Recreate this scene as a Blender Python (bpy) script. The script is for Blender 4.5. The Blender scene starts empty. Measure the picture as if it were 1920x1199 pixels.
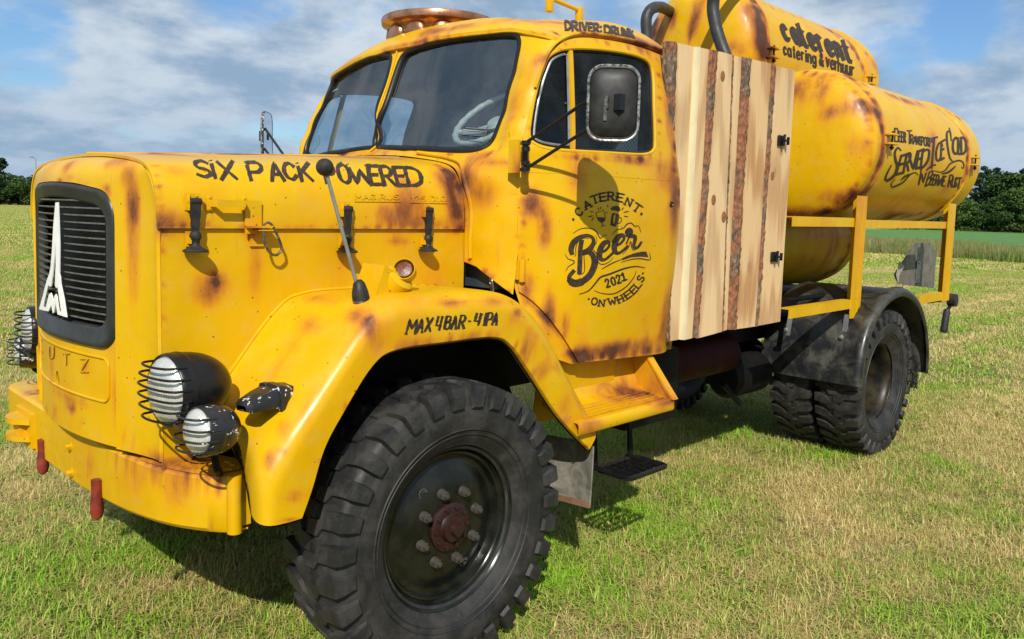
import bpy, bmesh, math, random
import numpy as np
from mathutils import Vector, Matrix
from mathutils.bvhtree import BVHTree
from mathutils.geometry import delaunay_2d_cdt
random.seed(7); rng = np.random.default_rng(7)
S = bpy.context.scene; COL = S.collection
R_ = math.radians

# ------------------------------------------------------------------ camera
CAM = np.array([-1.9254, -2.1827, 1.7418]); YAW, PIT, ROL = .7877, .0938, .0264; FPX, CYP = 1505.95, 536.47
FW = np.array([math.cos(PIT)*math.sin(YAW), math.cos(PIT)*math.cos(YAW), -math.sin(PIT)])
RT0 = np.array([math.cos(YAW), -math.sin(YAW), 0.]); UP0 = np.cross(RT0, FW)
RT = RT0*math.cos(ROL)+UP0*math.sin(ROL); UP = -RT0*math.sin(ROL)+UP0*math.cos(ROL)
cd = bpy.data.cameras.new('camera'); cam = bpy.data.objects.new('camera', cd); COL.objects.link(cam)
cd.sensor_width = 36; cd.lens = 36*FPX/1920; cd.shift_y = -(599.5-CYP)/1920; cd.clip_end = 6000; cd.clip_start = .05
cam.matrix_world = Matrix(((RT[0], UP[0], -FW[0], CAM[0]), (RT[1], UP[1], -FW[1], CAM[1]), (RT[2], UP[2], -FW[2], CAM[2]), (0, 0, 0, 1)))
S.camera = cam
S.view_settings.view_transform = 'Standard'; S.view_settings.look = 'None'; S.view_settings.gamma = 1
S.view_settings.use_curve_mapping = False; S.view_settings.exposure = EXPO = 0.35

# ------------------------------------------------------------------ sun and sky
SUND = Vector((.555, .545, -.64)).normalized()          # the way the light travels
sl = bpy.data.lights.new('sun', 'SUN'); so = bpy.data.objects.new('sun', sl); COL.objects.link(so)
sl.energy = 4.2; sl.angle = R_(.5); sl.color = (1, .95, .86)
so.rotation_euler = SUND.to_track_quat('-Z', 'Y').to_euler()
W = bpy.data.worlds.new('World'); S.world = W; W.use_nodes = True
nt = W.node_tree; nt.nodes.clear()
def N(t, ty, **k):
    n = t.nodes.new(ty)
    for a, b in k.items():
        if a.startswith('i_'): n.inputs[a[2:].replace('_', ' ')].default_value = b
        else: setattr(n, a, b)
    return n
L = lambda t, a, b: t.links.new(a, b)
sky = N(nt, 'ShaderNodeTexSky', sky_type='NISHITA', sun_disc=False)
sky.sun_elevation = math.asin(-SUND.z); sky.sun_rotation = math.atan2(-SUND.x, -SUND.y)
sky.air_density = 1.2; sky.dust_density = .6; sky.ozone_density = 1.6
tc = N(nt, 'ShaderNodeTexCoord'); sx = N(nt, 'ShaderNodeSeparateXYZ'); L(nt, tc.outputs['Generated'], sx.inputs[0])
def M(t, op, a, b=None, c=None, clamp=False):
    n = N(t, 'ShaderNodeMath', operation=op); n.use_clamp = clamp
    for i, v in enumerate((a, b, c)):
        if v is None: continue
        if isinstance(v, (int, float)): n.inputs[i].default_value = v
        else: L(t, v, n.inputs[i])
    return n.outputs[0]
zz = M(nt, 'ADD', M(nt, 'MAXIMUM', sx.outputs[2], 0.0), .30)
cx = N(nt, 'ShaderNodeCombineXYZ'); L(nt, M(nt, 'DIVIDE', sx.outputs[0], zz), cx.inputs[0]); L(nt, M(nt, 'DIVIDE', sx.outputs[1], zz), cx.inputs[1]); cx.inputs[2].default_value = 3.7
def noise(t, vec, scale, detail=6, rough=.55, dist=0.):
    n = N(t, 'ShaderNodeTexNoise'); n.inputs['Scale'].default_value = scale; n.inputs['Detail'].default_value = detail
    n.inputs['Roughness'].default_value = rough; n.inputs['Distortion'].default_value = dist
    if vec is not None: L(t, vec, n.inputs['Vector'])
    return n.outputs['Fac']
def mapr(t, v, a, b, c=0., d=1.):
    n = N(t, 'ShaderNodeMapRange'); n.interpolation_type = 'SMOOTHSTEP'
    n.inputs[1].default_value = a; n.inputs[2].default_value = b; n.inputs[3].default_value = c; n.inputs[4].default_value = d
    L(t, v, n.inputs[0]); return n.outputs[0]
def mixc(t, f, a, b, mode='MIX'):
    n = N(t, 'ShaderNodeMix', data_type='RGBA', blend_type=mode)
    for s_, v in ((n.inputs[0], f), (n.inputs[6], a), (n.inputs[7], b)):
        if isinstance(v, (int, float)): s_.default_value = v
        elif isinstance(v, tuple): s_.default_value = v if len(v) == 4 else (*v, 1)
        else: L(t, v, s_)
    return n.outputs[2]
n1 = noise(nt, cx.outputs[0], 1.5, 9, .56, .1)
n2 = noise(nt, cx.outputs[0], 5., 7, .6)
def gap(px, py, k):                                    # a break in the cloud cover, in its own direction of the sky
    d = FW+RT*(px-960)/FPX-UP*(py-CYP)/FPX; d /= np.linalg.norm(d)
    v = N(nt, 'ShaderNodeVectorMath', operation='DOT_PRODUCT'); L(nt, tc.outputs['Generated'], v.inputs[0]); v.inputs[1].default_value = tuple(d)
    return mapr(nt, v.outputs['Value'], math.cos(k), 1., 0., .15)
cov = M(nt, 'ADD', M(nt, 'MULTIPLY', n1, .75), M(nt, 'MULTIPLY', n2, .25))
for g in ((20, 70, .09), (440, -30, .09), (1700, 60, .10), (1900, 20, .09), (1180, -20, .07)): cov = M(nt, 'SUBTRACT', cov, gap(*g))
fac = mapr(nt, cov, .27, .42)
shade = mapr(nt, noise(nt, cx.outputs[0], 3.4, 9, .58, .1), .36, .64)
cloud = mixc(nt, shade, (2.6, 3.8, 5.3), (6.0, 6.8, 7.6))
hz_ = mapr(nt, sx.outputs[2], .0, .22)
cloud = mixc(nt, hz_, mixc(nt, .55, cloud, (2.8, 4.1, 5.7)), cloud)
skyc = mixc(nt, 1., sky.outputs[0], (.62, .84, 1.12), 'MULTIPLY')
allc = mixc(nt, fac, skyc, cloud)
bg = N(nt, 'ShaderNodeBackground'); bg.inputs['Strength'].default_value = .085; L(nt, allc, bg.inputs['Color'])
wo = N(nt, 'ShaderNodeOutputWorld'); L(nt, bg.outputs[0], wo.inputs[0])

# ------------------------------------------------------------------ measuring: rays of the surveyed photograph
def ray(u, v): return FW+RT*(u-960)/FPX-UP*(v-CYP)/FPX
def U(u, v, ax, val):
    d = ray(u, v); k = 'xyz'.index(ax); return CAM+d*((val-CAM[k])/d[k])
def UH(u, v, H, y0=.1):                                # first meeting of a ray with the surface y = H(x, z)
    f = lambda y: (lambda q: float(H(q[0], q[2]))-y)(U(u, v, 'y', y))
    lo = -.10; 
    while lo < .6 and f(lo+.01) > 0: lo += .01
    hi = lo+.01
    for _ in range(20):
        m = (lo+hi)/2
        if f(m) > 0: lo = m
        else: hi = m
    return U(u, v, 'y', hi)
def UF(u, v, F, x0=.4):                                # ray meets x = F(y, z)
    x = x0
    for _ in range(40):
        q = U(u, v, 'x', x); x = .7*x+.3*float(F(q[1], q[2]))
    return U(u, v, 'x', x)

# ------------------------------------------------------------------ materials
MATS = {}
def mat(name):
    m = bpy.data.materials.new(name); m.use_nodes = True; t = m.node_tree
    b = t.nodes['Principled BSDF']; MATS[name] = m; return m, t, b
def bump(t, b, h, dist, strength=1.):
    n = N(t, 'ShaderNodeBump'); n.inputs['Distance'].default_value = dist; n.inputs['Strength'].default_value = strength
    L(t, h, n.inputs['Height']); L(t, n.outputs[0], b.inputs['Normal'])
def geo(t): return N(t, 'ShaderNodeNewGeometry').outputs['Position']
def simple(name, col, rough=.5, metal=0., var=.25, scale=30., bmp=0., col2=None, spec=.35):
    m, t, b = mat(name); p = geo(t)
    n = noise(t, p, scale, 5, .6); k = col2 or tuple(c*(1-var) for c in col)
    L(t, mixc(t, mapr(t, n, .35, .65), k, col), b.inputs['Base Color'])
    r = noise(t, p, scale*.4, 3, .5); L(t, mapr(t, r, .3, .7, rough*.8, min(1, rough*1.2)), b.inputs['Roughness'])
    b.inputs['Metallic'].default_value = metal; b.inputs['Specular IOR Level'].default_value = spec
    if bmp: bump(t, b, noise(t, p, scale*2, 6, .6), bmp)
    return m
# airbrushed yellow paint: 'stain' is painted-on rust colour carried by the mesh
def paint_mat(name, base, base2):
    m, t, b = mat(name); p = geo(t)
    at = N(t, 'ShaderNodeAttribute', attribute_name='stain').outputs['Fac']
    mp = N(t, 'ShaderNodeMapping'); mp.inputs['Scale'].default_value = (1, 1, .45); L(t, p, mp.inputs[0])
    big = noise(t, mp.outputs[0], 2.6, 4, .55, .6); med = noise(t, mp.outputs[0], 9., 6, .62, .3); fine = noise(t, p, 160., 4, .7)
    colr = mixc(t, mapr(t, big, .35, .68), base, base2)
    sm = M(t, 'ADD', at, M(t, 'MULTIPLY', mapr(t, big, .56, .72), .32))
    sm = M(t, 'MULTIPLY', sm, mapr(t, med, .25, .7, .45, 1.25))
    s1 = mapr(t, sm, .20, .85); s2 = mapr(t, M(t, 'ADD', sm, M(t, 'MULTIPLY', M(t, 'SUBTRACT', fine, .5), .6)), .62, 1.35)
    colr = mixc(t, M(t, 'MULTIPLY', mapr(t, sm, .02, .42), .62), colr, (.58, .215, .008)); colr = mixc(t, M(t, 'MULTIPLY', s1, .82), colr, (.26, .068, .020)); colr = mixc(t, M(t, 'MULTIPLY', s2, .9), colr, (.055, .018, .014))
    # thin vertical runs and small chips
    mp2 = N(t, 'ShaderNodeMapping'); mp2.inputs['Scale'].default_value = (16, 16, 1.1); L(t, p, mp2.inputs[0])
    run = mapr(t, noise(t, mp2.outputs[0], 1.3, 3, .5), .66, .78); colr = mixc(t, M(t, 'MULTIPLY', run, .28), colr, (.42, .15, .02))
    vo = N(t, 'ShaderNodeTexVoronoi'); vo.inputs['Scale'].default_value = 26; L(t, p, vo.inputs['Vector'])
    chip = M(t, 'MULTIPLY', M(t, 'LESS_THAN', vo.outputs['Distance'], .10), M(t, 'GREATER_THAN', med, .52)); colr = mixc(t, M(t, 'MULTIPLY', chip, .75), colr, (.12, .045, .02))
    dust = mapr(t, noise(t, p, 14., 7, .7), .45, .8); colr = mixc(t, M(t, 'MULTIPLY', dust, .10), colr, (.5, .42, .3))
    L(t, colr, b.inputs['Base Color'])
    L(t, M(t, 'ADD', mapr(t, med, .3, .7, .30, .46), M(t, 'MULTIPLY', s1, .12)), b.inputs['Roughness'])
    b.inputs['Specular IOR Level'].default_value = .26; b.inputs['Coat Weight'].default_value = .05; b.inputs['Coat Roughness'].default_value = .2
    h = M(t, 'ADD', M(t, 'MULTIPLY', noise(t, p, 5., 2, .5), 1.), M(t, 'MULTIPLY', fine, .05)); bump(t, b, h, .010, .7)
    return m
YEL = paint_mat('yellow_paint', (.60, .355, .0005), (.57, .300, .0005))
BLK = simple('black_paint', (.009, .009, .010), .34, 0, .4, 22, .0004)
DARKF = simple('grille_frame_paint', (.030, .031, .029), .42, 0, .35, 14, .0006)
RUB = simple('rubber', (.012, .012, .013), .6, 0, .35, 40, .0008, col2=(.028, .026, .023))
GASK = simple('gasket_rubber', (.012, .012, .013), .45, 0, .3, 30)
CHAS = simple('chassis_black', (.0055, .005, .005), .7, 0, .5, 12, .001, spec=.2)  # black chassis paint, darkened further to carry the underbody shade
RED = simple('red_oxide', (.24, .035, .02), .45, 0, .4, 18, .0006, col2=(.12, .02, .014))
MAROON = simple('hub_maroon', (.030, .006, .005), .45, .0, .5, 40, .001, col2=(.02, .012, .011))
RIM = simple('rim_black', (.004, .005, .0035), .26, 0, .5, 12, .0004, col2=(.012, .013, .009))
STEEL = simple('steel', (.30, .29, .27), .38, .85, .4, 60, .0006, col2=(.12, .10, .085))
GALV = simple('galvanised', (.36, .37, .38), .42, .7, .25, 24, .0004)
WHT = simple('white_enamel', (.78, .78, .76), .35, 0, .08, 20)
CREAM = simple('cream_plastic', (.55, .53, .45), .35, 0, .15, 20)
INT = simple('cab_lining', (.035, .048, .06), .7, 0, .3, 8)
SEAT = simple('seat_vinyl', (.035, .03, .03), .5, 0, .3, 20)
INK = simple('lettering_ink', (.020, .015, .013), .6, 0, .3, 60, col2=(.055, .032, .018))
GREYR = simple('grey_rod', (.22, .22, .21), .45, .2, .2, 30)
COPPER = simple('copper', (.62, .30, .17), .28, .9, .3, 10, .0008, col2=(.36, .15, .08))
def tyre_mat():
    m, t, b = mat('tyre_rubber'); p = geo(t)
    n = noise(t, p, 9, 7, .65, .4); f = noise(t, p, 90, 4, .6)
    c = mixc(t, mapr(t, n, .4, .68), (.010, .010, .0105), (.034, .031, .027)); c = mixc(t, mapr(t, f, .55, .8, 0, .4), c, (.075, .07, .06))
    L(t, c, b.inputs['Base Color']); L(t, mapr(t, n, .3, .7, .5, .78), b.inputs['Roughness']); bump(t, b, f, .0012, .6); return m
TYRE = tyre_mat()
def chipped():
    m, t, b = mat('chipped_black_enamel'); p = geo(t)
    n = noise(t, p, 38, 6, .68, .6); k = mapr(t, n, .61, .622)
    c = mixc(t, k, (.016, .016, .018), (.72, .72, .68)); L(t, c, b.inputs['Base Color']); b.inputs['Roughness'].default_value = .32; bump(t, b, n, .002, .5); return m
CHIP = chipped()
def plastic_fender():
    m, t, b = mat('mudguard_plastic'); p = geo(t)
    n = noise(t, p, 7, 7, .66, .5); c = mixc(t, mapr(t, n, .42, .7), (.012, .013, .015), (.072, .068, .052))
    L(t, c, b.inputs['Base Color']); L(t, mapr(t, n, .35, .7, .28, .6), b.inputs['Roughness']); bump(t, b, noise(t, p, 40, 5, .6), .001, .5); return m
MUD = plastic_fender()
def flapm():
    m, t, b = mat('grey_mudflap_rubber'); p = geo(t)
    n = noise(t, p, 12, 7, .66, .5); c = mixc(t, mapr(t, n, .35, .7), (.10, .095, .075), (.23, .21, .17)); L(t, c, b.inputs['Base Color']); b.inputs['Roughness'].default_value = .75; bump(t, b, n, .003); return m
FLAP = flapm()
def glass(name, tint, lo, rgh=.02):
    m, t, b = mat(name); t.nodes.remove(b); p = geo(t)
    tr = N(t, 'ShaderNodeBsdfTransparent'); tr.inputs[0].default_value = (*tint, 1)
    gl = N(t, 'ShaderNodeBsdfGlossy'); gl.inputs['Roughness'].default_value = rgh; gl.inputs[0].default_value = (.9, .95, 1, 1)
    fr = N(t, 'ShaderNodeFresnel'); fr.inputs[0].default_value = 1.5
    mx = N(t, 'ShaderNodeMixShader'); L(t, M(t, "ADD", M(t, "MULTIPLY", fr.outputs[0], .15), lo, clamp=True), mx.inputs[0]); L(t, tr.outputs[0], mx.inputs[1]); L(t, gl.outputs[0], mx.inputs[2])
    df = N(t, 'ShaderNodeBsdfDiffuse'); df.inputs[0].default_value = (.55, .6, .62, 1)
    n = noise(t, p, 60, 5, .7, .3); sp = mapr(t, n, .68, .74, 0, .5); mz = M(t, 'ADD', sp, mapr(t, noise(t, p, 6, 5, .6), .4, .8, .003, .03))
    m2 = N(t, 'ShaderNodeMixShader'); L(t, mz, m2.inputs[0]); L(t, mx.outputs[0], m2.inputs[1]); L(t, df.outputs[0], m2.inputs[2])
    L(t, m2.outputs[0], t.nodes['Material Output'].inputs[0]); return m
GLASS = glass('window_glass', (.60, .70, .76), .012)
def lensm():
    m, t, b = mat('lamp_lens'); tcn = N(t, 'ShaderNodeTexCoord'); wv = N(t, 'ShaderNodeTexWave', wave_type='BANDS', bands_direction='Y'); wv.inputs['Scale'].default_value = 40; L(t, tcn.outputs['Object'], wv.inputs[0])
    n = noise(t, tcn.outputs['Object'], 14, 5, .6)
    L(t, mixc(t, mapr(t, n, .3, .7), (.50, .50, .48), (.70, .70, .66)), b.inputs['Base Color']); b.inputs['Roughness'].default_value = .22; b.inputs['Metallic'].default_value = .25
    bump(t, b, wv.outputs['Fac'], .0015, .6); b.inputs['Coat Weight'].default_value = .6; return m
LENS = lensm()
AMB = simple('amber_lens', (.13, .028, .005), .35, 0, .4, 60, .001)
def woodm():
    m, t, b = mat('fresh_larch_wood'); tcn = N(t, 'ShaderNodeTexCoord'); oi = N(t, 'ShaderNodeObjectInfo')
    ad = N(t, 'ShaderNodeVectorMath', operation='ADD'); sc = N(t, 'ShaderNodeVectorMath', operation='SCALE'); cb = N(t, 'ShaderNodeCombineXYZ')
    L(t, oi.outputs['Random'], cb.inputs[0]); L(t, oi.outputs['Random'], cb.inputs[2]); L(t, cb.outputs[0], sc.inputs[0]); sc.inputs['Scale'].default_value = 37
    L(t, tcn.outputs['Object'], ad.inputs[0]); L(t, sc.outputs[0], ad.inputs[1])
    mp = N(t, 'ShaderNodeMapping'); mp.inputs['Scale'].default_value = (9, 2, .55); L(t, ad.outputs[0], mp.inputs[0])
    ring = N(t, 'ShaderNodeTexWave', wave_type='RINGS'); ring.inputs['Scale'].default_value = .8; ring.inputs['Distortion'].default_value = 8.5; ring.inputs['Detail'].default_value = 3; ring.inputs['Detail Scale'].default_value = .7; L(t, mp.outputs[0], ring.inputs[0])
    mp3 = N(t, 'ShaderNodeMapping'); mp3.inputs['Scale'].default_value = (60, 20, 1.6); L(t, ad.outputs[0], mp3.inputs[0]); fib = noise(t, mp3.outputs[0], 2., 5, .6)
    mott = noise(t, ad.outputs[0], 3., 5, .6, .5)
    c = mixc(t, mapr(t, ring.outputs['Fac'], .2, .95, 0, .85), (.60, .40, .20), (.38, .18, .065)); c = mixc(t, mapr(t, fib, .4, .75, 0, .4), c, (.72, .52, .29))
    c = mixc(t, mapr(t, mott, .5, .75, 0, .5), c, (.50, .33, .17)); c = mixc(t, M(t, 'MULTIPLY', oi.outputs['Random'], .35), c, (.70, .54, .33))
    vo = N(t, 'ShaderNodeTexVoronoi', feature='F1'); mpk = N(t, 'ShaderNodeMapping'); mpk.inputs['Scale'].default_value = (3.2, 1., 2.3); L(t, ad.outputs[0], mpk.inputs[0]); L(t, mpk.outputs[0], vo.inputs['Vector']); vo.inputs['Scale'].default_value = 1.
    kn = mapr(t, vo.outputs['Distance'], .05, .11, 1, 0); knr = M(t, 'SINE', M(t, 'MULTIPLY', vo.outputs['Distance'], 260)); c = mixc(t, M(t, 'MULTIPLY', kn, .7), c, (.30, .13, .05)); c = mixc(t, M(t, 'MULTIPLY', M(t, 'MULTIPLY', kn, mapr(t, knr, -.5, 1)), .5), c, (.55, .35, .18))
    L(t, c, b.inputs['Base Color']); b.inputs['Roughness'].default_value = .62; b.inputs['Specular IOR Level'].default_value = .3; bump(t, b, M(t, 'ADD', fib, M(t, 'MULTIPLY', ring.outputs['Fac'], .4)), .0015, .6); return m
WOOD = woodm()
def barkm():
    m, t, b = mat('larch_bark'); p = geo(t); mp = N(t, 'ShaderNodeMapping'); mp.inputs['Scale'].default_value = (1, 1, .5); L(t, p, mp.inputs[0])
    vo = N(t, 'ShaderNodeTexVoronoi'); vo.inputs['Scale'].default_value = 55; L(t, mp.outputs[0], vo.inputs[0]); n = noise(t, mp.outputs[0], 30, 6, .7, .8)
    c = mixc(t, mapr(t, n, .35, .65), (.06, .045, .032), (.25, .18, .12)); c = mixc(t, mapr(t, noise(t, p, 6, 5, .6), .38, .56), c, (.27, .11, .05)); c = mixc(t, mapr(t, vo.outputs['Distance'], .4, .8, 0, .4), c, (.04, .025, .018))
    L(t, c, b.inputs['Base Color']); b.inputs['Roughness'].default_value = .9; bump(t, b, M(t, 'ADD', n, vo.outputs['Distance']), .012); return m
BARK = barkm()

# ------------------------------------------------------------------ mesh helpers
WO = {}                                                # world origin of each object (all parents are unrotated)
PAINTED = []
def link(o, parent, origin):
    COL.objects.link(o); origin = Vector(origin)
    if parent is not None: o.parent = parent; o.location = origin-WO[parent.name]
    else: o.location = origin
    WO[o.name] = origin
def empty(name, origin, parent=None):
    o = bpy.data.objects.new(name, None); o.empty_display_size = .2; link(o, parent, origin); return o
def mk(name, V, F, m, parent=None, ang=35, origin=None, label=None, mats=None, mi=None):
    V = np.asarray(V, float)
    if origin is None: origin = (V.min(0)+V.max(0))/2
    me = bpy.data.meshes.new(name); me.from_pydata([tuple(v) for v in (V-np.array(origin))], [], [tuple(int(i) for i in f) for f in F])
    for mm in (mats or [m]): me.materials.append(mm)
    if mi is not None: me.polygons.foreach_set('material_index', mi)
    me.validate(); me.update()
    me.shade_smooth()
    if ang < 180: me.set_sharp_from_angle(angle=R_(ang))
    o = bpy.data.objects.new(name, me); link(o, parent, origin)
    if label: o['label'] = label
    if m is YEL: PAINTED.append(o)
    return o
class G:
    def __init__(s): s.V = []; s.F = []
    def add(s, V, F):
        n = len(s.V); s.V += [tuple(float(c) for c in v) for v in V]; s.F += [tuple(int(i)+n for i in f) for f in F]; return s
    def grid(s, P, cu=False, cv=False, flip=False):
        P = np.asarray(P, float); m, n = P.shape[:2]; F = []
        for i in range(m-(not cu)):
            for j in range(n-(not cv)):
                a, b, c, d = i*n+j, i*n+(j+1) % n, ((i+1) % m)*n+(j+1) % n, ((i+1) % m)*n+j
                F.append((a, d, c, b) if flip else (a, b, c, d))
        return s.add(P.reshape(-1, 3), F)
    def box(s, c, sz, rot=None, bev=0.):
        x, y, z = (np.array(sz)/2.)
        if bev:
            bev = min(bev, x*.9, y*.9, z*.9); bm = bmesh.new(); bmesh.ops.create_cube(bm, size=1)
            for v in bm.verts: v.co = Vector((v.co.x*2*x, v.co.y*2*y, v.co.z*2*z))
            bmesh.ops.bevel(bm, geom=bm.edges[:]+bm.verts[:], offset=bev, segments=2, profile=.5, affect='EDGES')
            bm.verts.ensure_lookup_table(); V = [v.co.copy() for v in bm.verts]; F = [[v.index for v in f.verts] for f in bm.faces]; bm.free()
        else:
            V = [Vector((a*x, b*y, d*z)) for a in (-1, 1) for b in (-1, 1) for d in (-1, 1)]
            F = [(0, 1, 3, 2), (4, 6, 7, 5), (0, 4, 5, 1), (2, 3, 7, 6), (0, 2, 6, 4), (1, 5, 7, 3)]
        if rot is not None: V = [rot @ v for v in V]
        return s.add([(v[0]+c[0], v[1]+c[1], v[2]+c[2]) for v in V], F)
    def tube(s, path, r, n=8, closed=False, cap=True):
        P = [Vector(p) for p in path]; m = len(P); rr = r if hasattr(r, '__len__') else [r]*m
        rings = []; pn = None
        for i in range(m):
            t = (P[(i+1) % m]-P[i-1]) if closed else (P[min(i+1, m-1)]-P[max(i-1, 0)]); t.normalize()
            if pn is None: a = Vector((0, 0, 1)) if abs(t.z) < .9 else Vector((1, 0, 0)); pn = (a-t*a.dot(t)).normalized()
            else: pn = (pn-t*pn.dot(t)).normalized()
            b = t.cross(pn); rings.append([P[i]+(pn*math.cos(2*math.pi*k/n)+b*math.sin(2*math.pi*k/n))*rr[i] for k in range(n)])
        n0 = len(s.V); s.grid([[tuple(v) for v in q] for q in rings], cu=closed, cv=True)
        if cap and not closed: s.F.append(tuple(n0+k for k in range(n))); s.F.append(tuple(n0+(m-1)*n+k for k in reversed(range(n))))
        return s
    def lathe(s, prof, c, axis, n=32, a0=0., a1=2*math.pi, capends=False):
        # prof: (offset along axis, radius)
        ax = Vector(axis).normalized(); u = ax.orthogonal().normalized(); 
        if abs(ax.y) > .99: u = Vector((1, 0, 0))
        w = ax.cross(u); full = abs(a1-a0-2*math.pi) < 1e-6; k = n if full else n+1
        P = [[tuple(Vector(c)+ax*o+(u*math.cos(a0+(a1-a0)*j/n)+w*math.sin(a0+(a1-a0)*j/n))*max(r, 1e-5)) for j in range(k)] for o, r in prof]
        return s.grid(P, cv=full)
    def prism(s, poly, fn, a, b):                      # poly 2D, fn(u, v, w) -> 3D
        n = len(poly); V = [fn(u, v, a) for u, v in poly]+[fn(u, v, b) for u, v in poly]
        return s.add(V, [tuple(range(n)), tuple(range(2*n-1, n-1, -1))]+[(i, (i+1) % n, (i+1) % n+n, i+n) for i in range(n)])
    def bolt(s, c, axis, r, h, dome=False):
        ax = Vector(axis).normalized(); s.lathe([(0, r*1.45), (h*.18, r*1.45), (h*.2, r)], c, ax, 6 if False else 12)
        return s.lathe([(h*.15, r), (h*.9, r), (h, r*.85), (h, 0)], c, ax, 6)
    def mk(s, name, m, parent=None, **k): return mk(name, s.V, s.F, m, parent, **k)
def solid(V, F, th):                                   # give a sheet its thickness, along its normals
    V = np.asarray(V, float); nr = np.zeros_like(V); E = {}
    for f in F:
        a = V[list(f)]; n_ = np.cross(a[1]-a[0], a[2]-a[0]);
        if len(f) > 3: n_ = np.cross(a[2]-a[0], a[3]-a[1])
        for i in f: nr[i] += n_
        for i in range(len(f)): e = (f[i], f[(i+1) % len(f)]); E[e] = 1
    nr /= (np.linalg.norm(nr, axis=1, keepdims=True)+1e-12); n = len(V)
    V2 = np.vstack([V, V-nr*th]); F2 = [tuple(f) for f in F]+[tuple(i+n for i in reversed(f)) for f in F]
    for (a, b) in E:
        if (b, a) not in E: F2.append((b, a, a+n, b+n))
    return V2, F2
def inpoly(P, poly):
    P = np.asarray(P); x, y = P[:, 0], P[:, 1]; r = np.zeros(len(P), bool); n = len(poly)
    for i in range(n):
        x0, y0 = poly[i]; x1, y1 = poly[(i+1) % n]
        if y0 == y1: continue
        c = ((y0 > y) != (y1 > y)) & (x < (x1-x0)*(y-y0)/(y1-y0)+x0); r ^= c
    return r
def dens(poly, step, closed=True):
    o = []; n = len(poly)
    for i in range(n if closed else n-1):
        a = np.array(poly[i], float); b = np.array(poly[(i+1) % n], float); k = max(1, int(math.ceil(np.linalg.norm(b-a)/step)))
        for j in range(k): o.append(tuple(a+(b-a)*j/k))
    if not closed: o.append(tuple(poly[-1]))
    return o
def cr(pts, k=6, closed=False):                        # Catmull-Rom
    P = [np.array(p, float) for p in pts]; n = len(P); o = []
    for i in range(n if closed else n-1):
        p0 = P[(i-1) % n] if closed else P[max(i-1, 0)]; p1 = P[i]; p2 = P[(i+1) % n]; p3 = P[(i+2) % n] if closed else P[min(i+2, n-1)]
        for j in range(k):
            t = j/k; o.append(.5*((2*p1)+(-p0+p2)*t+(2*p0-5*p1+4*p2-p3)*t*t+(-p0+3*p1-3*p2+p3)*t**3))
    if not closed: o.append(P[-1])
    return [tuple(q) for q in o]
def cdt(outline, holes, step, fn):
    """triangulated sheet inside outline minus holes, mapped by fn(u, v) -> 3D"""
    vs = []; es = []
    loops = [dens(outline, step)]+[dens(h, step) for h in holes]
    for lp in loops:
        b = len(vs); vs += lp; es += [(b+i, b+(i+1) % len(lp)) for i in range(len(lp))]
    A = np.array(vs); lo, hi = A.min(0), A.max(0)
    gx, gy = np.meshgrid(np.arange(lo[0]+step/2, hi[0], step), np.arange(lo[1]+step/2, hi[1], step)); gp = np.c_[gx.ravel(), gy.ravel()]
    k = inpoly(gp, loops[0])
    for h in loops[1:]: k &= ~inpoly(gp, h)
    gp = gp[k]
    if len(gp):
        d = np.min(((gp[:, None]-A[None])**2).sum(2), axis=1)**.5; gp = gp[d > step*.45]
    allv = [Vector(v) for v in vs]+[Vector(v) for v in gp]
    r = delaunay_2d_cdt(allv, es, [], 0, 1e-7); P = np.array([tuple(v) for v in r[0]]); T = np.array([f for f in r[2]])
    c = P[T].mean(1); k = inpoly(c, loops[0])
    for h in loops[1:]: k &= ~inpoly(c, h)
    return np.array([fn(u, v) for u, v in P]), [tuple(t) for t in T[k]]
def RBF(nodes, vals, reg=1e-6):
    X = np.array(nodes, float); y = np.array(vals, float); n = len(X)
    d = np.linalg.norm(X[:, None]-X[None], axis=2); K = np.where(d > 0, d*d*np.log(d+1e-12), 0)+np.eye(n)*reg
    A = np.zeros((n+3, n+3)); A[:n, :n] = K; A[:n, n] = 1; A[:n, n+1:] = X; A[n, :n] = 1; A[n+1:, :n] = X.T
    w = np.linalg.solve(A, np.r_[y, 0, 0, 0])
    def f(a, b):
        r = np.hypot(X[:, 0]-a, X[:, 1]-b); return float((w[:n]*np.where(r > 0, r*r*np.log(r+1e-12), 0)).sum()+w[n]+w[n+1]*a+w[n+2]*b)
    return f
YC = 1.15
def my(p):                                             # the far side; its upper corner sags a little, as on the truck
    y = 2*YC-p[1]; k = min(1, max(0, (p[0]-.34)/.08))*min(1, max(0, (p[2]-1.5)/.25)); y -= k*(max(0, y-1.93)*.60+.05*min(1, max(0, (y-1.3)/.5))*min(1, max(0, (p[2]-2.05)/.4))); return (p[0], y, p[2]-.05*min(1, max(0, (y-1.25)/.6))*min(1, max(0, (p[2]-2.1)/.4)))
def mirV(V, F): return [my(v) for v in V], [tuple(reversed(f)) for f in F]

# ================================================================== THE TRUCK
truck = empty('beer_truck', (2.2, YC, 0))
truck['label'] = 'yellow rust-airbrushed vintage bonnet truck carrying beer tanks and a plank screen on the field'
truck['category'] = 'truck'

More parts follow.
